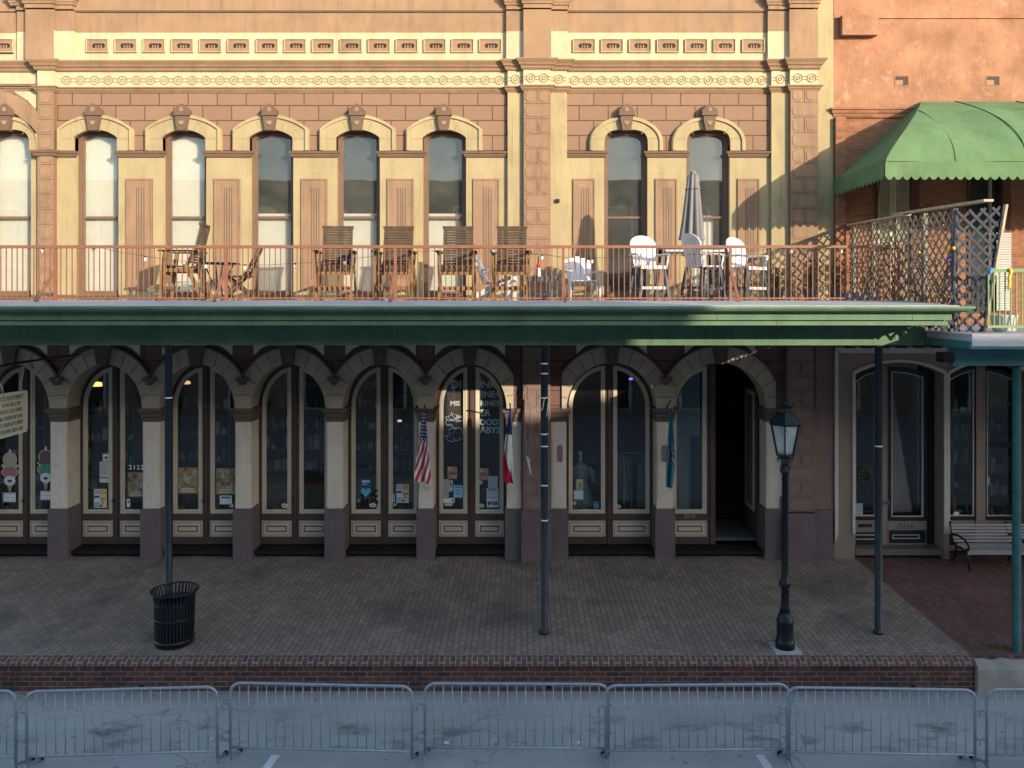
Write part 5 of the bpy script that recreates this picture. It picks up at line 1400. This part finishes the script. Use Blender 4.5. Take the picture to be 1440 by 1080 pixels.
# ------------------------------------------------------------------ notices and decals on the glass
PD = 17.262
def sheet(name, label, cat, px0, px1, py0, py1, col=(.62, .70, .76), blocks=(), lines=0, lc=(.12, .14, .18), group='notices on the shop windows', d=PD, th=.004):
    x0, x1, z0, z1 = U(px0, d), U(px1, d), V(py1, d), V(py0, d); mats = [flat(col)]
    m = MB(); m.box(x0, x1, d, d + th, z0, z1); wv, hv = x1 - x0, z1 - z0
    t = tag(m.build(name, mats), label, cat, group)
    for i, (a, b, c, e, colr) in enumerate(blocks):
        MB().box(x0 + a * wv, x0 + b * wv, d - .0015 - .0004 * i, d, z1 - e * hv, z1 - c * hv).build('print_block', flat(colr), t)
    if lines:
        m = MB(); random.seed(int(px0 * 7 + py0))
        for i in range(lines):
            zz = z1 - hv * (.12 + .76 * i / max(1, lines - 1)); q = x0 + wv * .1
            while q < x1 - wv * .14:
                l = random.uniform(.06, .2) * wv; e = min(q + l, x1 - wv * .1); m.box(q, e, d - .004, d, zz - hv * .018, zz + hv * .022); q = e + wv * .05
        m.build('print_line', flat(lc), t)
    return t
W_, BL_, YL_ = (.66, .72, .78), (.05, .12, .28), (.55, .38, .10)
G_ = 'notices on the shop windows'
sheet('notice', 'white card with three lines of print below the strawberry cone decal', 'notice', 5, 22, 693, 706, W_, (), 3)
sheet('notice', 'white card with three lines of print below the chocolate mint cone decal', 'notice', 57, 72.5, 690.5, 703, W_, (), 3)
def cone(px, py, c1, c2, lab):
    t = thing('cone_decal', (U(px, PD), PD, V(py + 38, PD)), lab, 'decal', 'ice cream decals'); k = PD / F; x = U(px, PD)
    def blob(name, cx, cy, a, b, col, o, nb=5, mod=.0):
        m = MB(); pts = [(x + (cx + a * math.cos(t_) * (1 + mod * math.cos(nb * t_))) * k, V(py + cy - b * math.sin(t_) * (1 + mod * math.cos(nb * t_)), PD)) for t_ in [2 * math.pi * i / 36 for i in range(36)]]
        m.prism(pts, PD - o, PD); return m.build(name, flat(col), t)
    blob('scoop_edge', 0, -17, 10.2, 10, (.5, .5, .48), .002); blob('scoop_edge', 0, -8, 11.8, 5.4, (.5, .5, .48), .0022, 6, .05); blob('scoop_edge', 0, 1, 12, 8.5, (.5, .5, .48), .0024, 6, .05)
    blob('scoop', 0, -17, 9.2, 9, c1, .004); blob('scoop', 0, -9, 10.6, 4.6, c1, .0042, 6, .06); blob('scoop', 0, 1, 10.8, 7.4, c2, .0046, 6, .06)
    m = MB(); m.prism([(x - 4.5 * k, V(py + 16, PD)), (x, V(py + 34, PD)), (x + 4.5 * k, V(py + 16, PD))], PD - .003, PD); m.build('wafer', flat((.34, .25, .15)), t)
    b = blob('badge', 0, 13, 8, 7, (.60, .64, .68), .006); blob('badge_print', 0, 13.4, 3.4, 1.9, (.08, .06, .06), .008, 4, .06)
    random.seed(int(px))
    m = MB()
    for i in range(16):
        a = random.uniform(0, 6.28); r = random.random() ** .5; sx_, sz_ = x + 9 * r * math.cos(a) * k, V(py + 1 - 5.5 * r * math.sin(a), PD); m.box(sx_ - .008, sx_ + .008, PD - .0065, PD - .004, sz_ - .008, sz_ + .008)
    m.build('speckle', flat(sh(c2, 1.7)), t)
    m = MB(); m.box(x - 1.2 * k, x + 1.2 * k, PD - .004, PD, V(py - 26, PD), V(py - 31, PD)); m.build('tape', flat((.7, .7, .7)), t)
cone(14, 663, (.42, .38, .28), (.34, .15, .21), 'ice cream cone decal with cream and strawberry pink scoops')
cone(64.5, 659, (.16, .085, .09), (.07, .26, .13), 'ice cream cone decal with chocolate and mint green scoops')
sheet('sticker', 'small square sticker with a dark house shape above the scalloped printed paper', 'sticker', 145, 153.2, 638.5, 648, W_, ((.25, .8, .35, .75, (.1, .12, .15)),))
sheet('notice', 'white paper full of print with a scalloped top in the left-hand arched door', 'notice', 140, 153.3, 649.5, 671, (.55, .58, .60), (), 9)
sheet('notice', 'blank white strip below the scalloped printed paper', 'notice', 140, 153.3, 672.5, 678.5, (.5, .56, .58))
def flyer(lab, a, b, c, d_): return sheet('poster', lab, 'poster', a, b, c, d_, (.58, .66, .74), ((.46, .97, .02, .30, YL_), (.46, .97, .32, .95, (.60, .56, .38)), (.05, .4, .05, .28, (.35, .40, .48)), (.03, .42, .36, .48, (.05, .08, .16)), (.05, .44, .7, .98, (.25, .46, .62)), (.52, .92, .45, .58, (.50, .30, .10)), (.60, .78, .6, .8, (.45, .38, .12)), (.46, .66, .84, .94, (.05, .06, .12))), 0)
flyer('blue and yellow poster in the lower left of the left-hand arched door', 132, 150, 687.5, 714)
flyer('blue and yellow poster beside the large black letters on the dark glass', 557.5, 575, 681, 707)
t = thing('door_digits', (U(192, PD), PD, 2.35), 'white digit tiles reading 2122 above a food poster', 'number sign', G_)
for i, ch in enumerate('2122'):
    px = 183.5 + i * 5.5; m = MB(); m.box(U(px - 2.3, PD), U(px + 2.3, PD), PD, PD + .004, V(661.3, PD), V(653.2, PD)); tl = m.build('tile', flat((.05, .05, .06)), t)
    text(ch, .135, 'digit', flat((.72, .74, .76)), tl, (U(px, PD), PD - .003, V(657.3, PD)), ext=.002, off=.003)
def food(lab, a, b, c, d_, seed, dark=.8):
    x0, x1, z0, z1 = U(a, PD), U(b, PD), V(d_, PD), V(c, PD); t = tag(MB().box(x0, x1, PD, PD + .004, z0, z1).build('poster', flat((.27, .22, .145))), lab, 'poster', 'food posters on the doors')
    random.seed(seed); cols = [(.25, .27, .12), (.26, .12, .07), (.15, .075, .045), (.42, .36, .24), (.30, .40, .44), (.2, .2, .1), (.30, .19, .10), (.36, .30, .2)]
    for i in range(44):
        cx = random.uniform(x0 + .03, x1 - .03); cz_ = random.uniform(z0 + .14, z1 - .04); r = random.uniform(.014, .048); q = random.uniform(0, 6)
        pts = [(min(x1 - .004, max(x0 + .004, cx + r * (1 + .35 * math.sin(3 * t_ + q)) * math.cos(t_))), min(z1 - .004, max(z0 + .1, cz_ + r * 1.1 * (1 + .3 * math.cos(2 * t_ + q)) * math.sin(t_)))) for t_ in [2 * math.pi * j / 14 for j in range(14)]]
        m = MB(); m.prism(pts, PD - .0012 - .00025 * i, PD); m.build('food_print', flat(random.choice(cols)), t)
    m = MB()
    for i in range(3):
        zz = z0 + .03 + i * .035; m.box(x0 + .04 + .02 * i, x1 - .05 - .015 * i, PD - .014, PD, zz, zz + .014)
    m.build('caption', flat((.66, .62, .52)), t)
food('food poster below the 2122 digit tiles', 180, 203, 664, 699, 1)
food('food poster with green leaves in a door leaf right of the left post', 250.5, 278, 657.5, 694, 2)
food('brown food poster above the white card with a bold heading', 304, 331, 658.5, 695, 3)
sheet('sticker', 'narrow white sticker with a dark mark below the 2122 food poster', 'sticker', 178.3, 183, 701.5, 713, W_, ((.25, .75, .25, .5, (.1, .1, .14)),))
sheet('notice', 'white card with a bold heading below the brown food poster', 'notice', 309, 326, 697, 709, W_, ((.1, .9, .12, .32, (.1, .12, .14)),), 0)
def oval(lab, px, py, rx=4.6, ry=3, col=(.60, .60, .64)):
    k = PD / F; t = tag(MB().prism(arc(U(px, PD), V(py, PD), rx * k, ry * k, 0, 350, 26), PD, PD + .004).build('oval_sticker', flat(col)), lab, 'sticker', 'round stickers on the glass')
    MB().box(U(px - rx * .5, PD), U(px + rx * .5, PD), PD - .002, PD, V(py + 1, PD), V(py - .8, PD)).build('print_line', flat((.30, .12, .14)), t)
oval('pale oval sticker below the brown food poster', 325.5, 711, 3)
oval('pale oval sticker in the corner of the door with an empty bamboo counter', 400.5, 711)
oval('pale oval sticker beside the black letters BL', 524, 710.5)
oval('round white sticker left of the black letters BL', 504.5, 703.7, 1.7, 1.8)
oval('round white sticker near the brown flyer of the right chalkboard door', 676, 678.5, 2.4, 2.5)
oval('pale oval sticker in the bottom corner of the right chalkboard door', 677.2, 711, 3.6, 2.7)
oval('pale oval sticker in the right leaf of the mannequin door', 869.7, 712.4, 3.6, 2.6)
oval('round white sticker below the mannequin', 808, 707.5, 2.1, 2.1)
t = thing('heart_poster', (U(514.5, PD), PD, 1.7), 'dark blue poster with a turquoise heart in the left leaf of a door', 'poster')
MB().box(U(507, PD), U(522.5, PD), PD, PD + .004, V(690, PD), V(672.5, PD)).build('sheet', flat((.025, .09, .20)), t)
hp = [(U(514.5 + 7.2 * (16 * math.sin(a) ** 3) / 16, PD), V(692 - 7.2 * (13 * math.cos(a) - 5 * math.cos(2 * a) - 2 * math.cos(3 * a) - math.cos(4 * a)) / 16, PD)) for a in [2 * math.pi * i / 40 for i in range(40)]]
MB().prism(hp[::-1], PD - .004, PD).build('heart', flat((.10, .42, .50)), t)
MB().box(U(509, PD), U(520, PD), PD - .003, PD, V(678.5, PD), V(675.5, PD)).build('print_line', flat((.45, .6, .68)), t)
MB().box(U(509.5, PD), U(516, PD), PD - .003, PD, V(681.5, PD), V(680.3, PD)).build('print_line', flat((.45, .6, .68)), t)
t = thing('window_lettering', (U(518, PD), PD, 1.5), 'large black letters BAC and BLO low on the glass behind the heart poster', 'lettering')
text('BAC', .20, 'letters', flat((.01, .01, .012)), t, (U(507, PD), PD + .004, V(694.5, PD)), ext=.001, align='LEFT', off=.006); text('BLO', .20, 'letters', flat((.01, .01, .012)), t, (U(507, PD), PD + .004, V(707.5, PD)), ext=.001, align='LEFT', off=.006)
sheet('sticker', 'narrow vertical white sticker left of the blue and yellow poster', 'sticker', 552.3, 555, 695, 705.3, W_, ((.3, .7, .1, .9, (.1, .1, .1)),))
sheet('sticker', 'tiny grey square sticker at the foot of the narrow vertical one', 'sticker', 553.5, 557.5, 708, 711.2, (.4, .42, .42))
def fly(lab, a, b, c, d_): sheet('flyer', lab, 'flyer', a, b, c, d_, (.30, .20, .17), ((.05, .4, .05, .3, (.45, .38, .25)), (.5, .95, .1, .4, (.36, .2, .16)), (.2, .8, .45, .62, (.20, .10, .10)), (.3, .95, .7, .95, (.42, .24, .26))), 0)
fly('brown patterned flyer in the left chalkboard door', 629.3, 643, 656.2, 673.5); fly('brown patterned flyer in the right chalkboard door', 674, 687, 658.5, 675)
sheet('notice', 'tall pale notice at the edge of the left chalkboard door', 'notice', 623.6, 631, 674, 699, (.42, .47, .48), (), 8)
sheet('notice', 'small pale notice with a dark figure beside the tall one', 'notice', 631.5, 636.8, 675.5, 691, (.42, .48, .46), ((.3, .7, .2, .6, (.1, .12, .12)),))
sheet('notice', 'square light blue notice in the left chalkboard door', 'notice', 637.7, 650.5, 682.3, 699.6, (.22, .44, .66), ((.2, .85, .12, .2, (.06, .14, .3)), (.3, .75, .4, .47, (.08, .2, .36)), (.25, .8, .66, .72, (.06, .14, .3))))
sheet('label', 'wide white label with a dark dot below the tall notice', 'label', 623.5, 639.2, 700.3, 706.8, W_, ((.78, .92, .3, .75, (.06, .06, .07)),))
sheet('label', 'shorter white label under the wide one with a dot', 'label', 625.8, 636.3, 707.3, 711.5, (.5, .56, .58), (), 2)
sheet('notice', 'upper pale notice of the column in the right chalkboard door', 'notice', 686.5, 699.6, 669.6, 686, (.45, .54, .60), (), 7)
sheet('notice', 'middle pale notice with a heading in the right chalkboard door', 'notice', 684.4, 700.8, 687, 700, (.48, .58, .66), ((.15, .85, .08, .2, (.1, .14, .2)),), 5)
sheet('notice', 'lowest pale notice with bold black digits in the right chalkboard door', 'notice', 684.4, 700.8, 700.8, 713.2, (.50, .60, .70), ((.08, .3, .35, .78, (.08, .08, .1)), (.34, .46, .3, .7, (.16, .08, .1)), (.5, .68, .35, .78, (.16, .08, .1)), (.72, .92, .35, .78, (.08, .08, .1))))
sheet('notice', 'small cream and yellow notice on the glass in front of the mannequin', 'notice', 810.5, 820, 674, 689, (.40, .40, .32), ((.2, .8, .3, .95, (.30, .24, .10)), (0, .2, .55, .75, (.5, .45, .3))))
sheet('notice', 'white notice with four lines of bold print in front of the mannequin', 'notice', 807.3, 820, 689.8, 702.3, (.50, .62, .74), (), 4)
sheet('access_sticker', 'square blue wheelchair access sticker in the mannequin door', 'sticker', 834.2, 842.3, 705, 715.3, (.03, .12, .22))
t = bpy.data.objects['access_sticker']; m = MB(); x, z = U(838.2, PD), V(711, PD); m.tube([(x + .038 * math.cos(R(a)), PD - .004, z + .038 * math.sin(R(a))) for a in range(100, 400, 20)], .005, 5); m.tube([(x - .01, PD - .004, z + .09), (x - .008, PD - .004, z + .02), (x + .035, PD - .004, z + .018), (x + .05, PD - .004, z - .03)], .006, 5); m.build('symbol', flat((.45, .6, .7)), t)
sheet('notice', 'pale blue printed sheet in the corner of the window beside the taupe door', 'notice', 1203, 1213.3, 708, 726, (.36, .45, .52), (), 7, d=NY - .012)
k = NY / F
o = tag(MB().prism(arc(U(1344.5, NY), V(722, NY), 4 * k, 2.7 * k, 0, 350, 26), NY - .012, NY - .007).build('oval_sticker', flat((.60, .60, .64))), 'pale oval sticker in the shop window above the bench', 'sticker', 'round stickers on the glass')
# wreath in the neighbour's window
WR = thing('wreath', (U(1215.5, NY), NY, V(667, NY)), 'round leafy wreath hanging in the window beside the taupe door', 'wreath')
m = MB(); random.seed(8); c0 = Vector((U(1215.5, NY), NY - .03, V(667, NY)))
for i in range(420):
    a = random.uniform(0, 6.28); r = random.gauss(.135, .022); p = c0 + Vector((math.cos(a) * r, random.uniform(-.02, .02), math.sin(a) * r)); v = Vector((random.gauss(0, 1), random.gauss(0, .4), random.gauss(0, 1))).normalized() * .022; u = Vector((v.z, .1, -v.x)).normalized() * .008
    m.poly([p - v, p + u, p + v, p - u], random.choice((0, 0, 1, 2)))
m.tube([c0 + Vector((math.cos(a) * .135, 0, math.sin(a) * .135)) for a in [2 * math.pi * i / 24 for i in range(24)]], .012, 6, 1, closed=True)
m.build('leaves', [flat((.22, .25, .10)), flat((.10, .13, .06)), flat((.50, .46, .25))], WR)
# chalkboards behind the glass of one door
CBY = 17.345
CB = thing('chalkboard', (U(661, CBY), CBY, 3.2), 'black chalkboard menu of drinks filling the upper glass of an arched door', 'menu board')
ccx = U(661); a5 = 51.5 / K - .14; b5 = 63 / K - .15
m = MB(); pts = [(ccx - a5, V(622, CBY)), (ccx + a5, V(622, CBY))] + [(ccx + a5 * math.cos(R(t_)), ZS + b5 * math.sin(R(t_))) for t_ in range(0, 181, 10)]
m.prism(pts, CBY, CBY + .02); m.build('board', flat((.015, .016, .022)), CB)
CH = flat((.75, .75, .72))
def chalk(s_, px, py, size, al='LEFT'): text(s_, size, 'lettering', CH, CB, (U(px, CBY), CBY - .003, V(py, CBY)), ext=.002, align=al, off=.004)
chalk('Di', 633, 541, .25); chalk('RUNKS.', 658, 541, .22); chalk('WINE=', 664, 555, .19); chalk('MIS', 633, 567.5, .14); chalk('RINES', 675, 567.5, .16); chalk('BEER', 662, 581, .19); chalk('OODY', 674, 594, .17); chalk('ABYS', 675, 605, .19)
m = MB(); random.seed(31)
for i in range(16):
    x = U(random.uniform(628, 650), CBY); z = V(random.uniform(577, 616), CBY); r = random.uniform(.04, .13); a0 = random.uniform(0, 6.28)
    m.tube([(x + r * math.cos(a0 + j * .35) * (1 + .06 * j), CBY - .004, z + r * math.sin(a0 + j * .35)) for j in range(random.randint(6, 15))], .0055, 5)
m.build('chalk_doodle', CH, CB)
MB().box(U(629, CBY), U(651, CBY), CBY - .0015, CBY, V(585, CBY), V(552, CBY)).build('painted_patch', flat((.09, .05, .045)), CB)
# dress mannequin behind the glass
MQ = thing('mannequin', (U(816, 17.75), 17.75, .78), 'pale headless dress mannequin in a short skirt behind the glass', 'mannequin')
mx, my, mz = U(816, 17.75), 17.75, .78
def ell(m, prof, n=18):
    b = len(m.v)
    for r, d_, z in prof:
        for k_ in range(n): t_ = 2 * math.pi * k_ / n; m.v.append((mx + r * math.cos(t_), my + d_ * math.sin(t_), mz + z))
    for i in range(len(prof) - 1):
        for k_ in range(n): k2 = (k_ + 1) % n; m.face((b + i * n + k_, b + i * n + k2, b + (i + 1) * n + k2, b + (i + 1) * n + k_), 0, True)
m = MB(); ell(m, [(.30, .2, .70), (.25, .17, .95), (.19, .14, 1.12), (.145, .11, 1.2), (.19, .13, 1.35), (.2, .14, 1.45), (.19, .11, 1.56), (.08, .07, 1.64)]); m.build('dress', pmat('mannequin_dress', (.20, .24, .25), .35, 14), MQ)
m = MB(); m.tube([(mx, my, mz + 1.6), (mx, my, mz + 1.72), (mx, my, mz + 1.80)], [.045, .04, .03], 10); m.ball((mx, my, mz + 1.84), .045, 10); m.build('neck', flat((.5, .52, .5)), MQ)
for s_ in (-1, 1):
    MB().tube([(mx + s_ * .18, my, mz + 1.54), (mx + s_ * .26, my - .02, mz + 1.42), (mx + s_ * .30, my - .03, mz + 1.22)], [.06, .07, .075], 10).build('sleeve', flat((.24, .27, .28)), MQ)
    MB().tube([(mx + s_ * .10, my, mz + .72), (mx + s_ * .105, my, mz + .42), (mx + s_ * .10, my, mz + .02)], [.062, .05, .03], 10).build('leg', flat((.42, .44, .44)), MQ)
# litter
for px, py, s_ in ((415, 972, .05), (467, 970, .04), (628, 1046, .05), (765, 971, .05), (815, 1046, .05), (297, 1041, .03), (872, 968, .04)):
    d = EYE * F / (py - CY); x = U(px, d); m = MB(); m.poly([(x - s_, d, .004), (x, d - s_ * .6, .012), (x + s_, d + .01, .006), (x, d + s_ * .7, .025)]); m.poly([(x - s_, d, .004), (x, d + s_ * .7, .025), (x - s_ * .3, d + s_, .01)])
    tag(m.build('litter', flat((.55, .58, .60))), 'scrap of white paper litter lying on the grey street', 'litter', 'scraps of litter on the street')

# small lit lamps glowing inside the dark shops
def glow(px, py, d, r, col, e, lab):
    m, nt_g, p = base_mat('lamp_glow'); p.inputs['Base Color'].default_value = (*col, 1); p.inputs['Emission Color'].default_value = (*col, 1); p.inputs['Emission Strength'].default_value = e
    t = thing('indoor_lamp', (U(px, d), d, V(py, d)), lab, 'lamp', 'small lamps inside the shops')
    MB().lathe([(r, 0), (r * .9, r * .8), (.001, r)], (U(px, d), d, V(py, d)), 12).build('lamp_shade', m, t)
    MB().tube([(U(px, d), d, V(py, d) + r), (U(px, d), d, 5.29)], .008, 6).build('cord', IRON, t)
glow(137, 543, 18.6, .10, (1, .42, .10), 1.1, 'small orange lamp glowing behind the glass of the left-hand arched door')
glow(263, 540, 19.5, .08, (1, .6, .25), .35, 'faint yellowish lamp behind the glass just right of the left post')
glow(887, 534, 18.5, .045, (.22, .12, 1), .8, 'tiny violet lamp high behind the glass of the mannequin door')
glow(660 if False else 562, 593, 18.8, .05, (1, .75, .45), .3, 'faint lamp behind the glass beside the flag with white stars')

# goods on display inside the shops, seen through the glass
random.seed(77)
GOODS = [(.42, .38, .30), (.30, .12, .10), (.12, .20, .28), (.50, .48, .42), (.35, .28, .12), (.14, .24, .16), (.45, .30, .28), (.20, .18, .17)]
def shelf(px, dpt, wpx, nsh, z0, lab, tall=.5):
    t = thing('display_shelf', (U(px, dpt), dpt, .72), lab, 'shelf', 'display shelves inside the shops'); x0, x1 = U(px - wpx / 2, dpt), U(px + wpx / 2, dpt)
    WD = flat((.16, .11, .075))
    for x in (x0, x1): MB().box(x - .02, x + .02, dpt - .15, dpt + .15, .72, z0 + nsh * tall + .1).build('upright', WD, t)
    for i in range(nsh):
        z = z0 + i * tall; MB().box(x0 + .02, x1 - .02, dpt - .15, dpt + .15, z - .02, z).build('shelf_board', WD, t)
        x = x0 + .06
        while x < x1 - .14:
            w_ = random.uniform(.06, .16); h = random.uniform(.08, tall * .7)
            if random.random() < .8:
                m = MB()
                if random.random() < .5: m.box(x, x + w_, dpt - .10, dpt + .02, z, z + h)
                else: m.lathe([(w_ * .45, 0), (w_ * .5, h * .3), (w_ * .42, h * .65), (w_ * .2, h * .8), (w_ * .22, h)], (x + w_ / 2, dpt - .04, z), 10)
                m.build('goods', flat(random.choice(GOODS)), t)
            x += w_ + random.uniform(.01, .06)
for px, dpt, wpx, nsh, z0, tall, lab in ((22, 18.3, 92, 4, 1.25, .62, 'display shelf of mixed goods behind the doors with the ice cream decals'), (150, 18.2, 86, 5, 1.2, .55, 'display shelf of mixed goods behind the left-hand arched door with the scalloped paper'), (282, 18.4, 88, 5, 1.2, .58, 'display shelf of mixed goods behind the food poster doors right of the left post'),
        (408, 19.6, 92, 5, 1.9, .5, 'display shelf of mixed goods behind the door with the empty bamboo counter'), (537, 19.6, 92, 5, 1.9, .5, 'display shelf of mixed goods behind the door with the heart poster'), (1352, 17.9, 34, 5, 1.3, .55, 'narrow display shelf behind the shop window above the bench'), (1405, 17.8, 40, 6, 1.25, .48, 'display shelf of small white goods behind the barred shop window by the teal post')):
    shelf(px, dpt, wpx, nsh, z0, lab, tall)
CR = thing('clothes_rack', (U(888, 18.2), 18.2, .75), 'rack of hanging clothes behind the right leaf of the mannequin door', 'clothes rack')
m = MB(); m.tube([(U(868, 18.2), 18.2, 2.55), (U(912, 18.2), 18.2, 2.55)], .015, 8); [m.tube([(U(p_, 18.2), 18.2, .75), (U(p_, 18.2), 18.2, 2.55)], .015, 8) for p_ in (868, 912)]; m.build('rail', GALV, CR)
for i in range(8):
    x = U(871 + i * 5.2, 18.2); wv = random.uniform(.02, .035); m = MB(); h = random.uniform(.7, 1.15)
    m.prism([(17.98, 2.36), (18.2, 2.5), (18.42, 2.36), (18.40, 2.36 - h), (18.0, 2.36 - h + random.uniform(-.05, .05))], x - wv, x + wv, plane='yz'); m.build('garment', flat(random.choice([(.25, .30, .32), (.14, .18, .24), (.34, .36, .36), (.10, .13, .17), (.22, .2, .22)])), CR)
MB().box(U(940, 18), U(990, 18), 18.4, 18.46, .75, 5.2).build('partition', flat((.30, .36, .38)), B)
MB().box(U(978, 18), U(992, 18), 18.3, 18.38, 1.0, 2.9).build('cabinet', flat((.06, .07, .08)), B)
m = MB(); a = U(1386, NY + .2); m.prism([(a - .10, V(682, NY + .2)), (a + .10, V(682, NY + .2)), (a + .10, V(672, NY + .2)), (a - .10, V(665, NY + .2))], NY + .2, NY + .22)
tag(m.build('house_card', flat((.6, .62, .62))), 'white card cut like a house gable in the barred shop window', 'card')
MB().box(U(784, 16.7) - .04, U(784, 16.7) + .04, 16.66, 16.71, V(286), V(281)).build('wall_fixture', IRON, B)

# grit, dry leaves and specks
m = MB(); random.seed(55)
for i in range(900):
    if i < 620: x, y = random.uniform(-11, 11), 12.36 - abs(random.gauss(0, .12)); z = .003
    else:
        x, y = random.uniform(-10, 10), random.uniform(9.6, 12.3); z = .003
    q = random.uniform(.006, .018); a = random.uniform(0, 6.28); c, s_ = math.cos(a) * q, math.sin(a) * q
    m.poly([(x - c, y - s_, z), (x + s_ * .6, y - c * .6, z + q * .3), (x + c, y + s_, z + .001), (x - s_ * .6, y + c * .6, z + q * .5)], random.choice((0, 0, 1, 2)))
for i in range(110):
    x, y = random.uniform(-10, 9.5), random.uniform(12.6, 16.6); z = gz(y) + .003; q = random.uniform(.005, .013); a = random.uniform(0, 6.28); c, s_ = math.cos(a) * q, math.sin(a) * q
    m.poly([(x - c, y - s_, z), (x + s_, y - c, z + q * .3), (x + c, y + s_, z), (x - s_, y + c, z + q * .4)], random.choice((0, 1, 2, 3)))
tag(m.build('grit', [flat((.07, .06, .045)), flat((.14, .11, .07)), flat((.30, .29, .27)), flat((.6, .6, .6))]), 'scattered grit and dry leaf bits along the gutter and pavement', 'grit', kind='stuff')
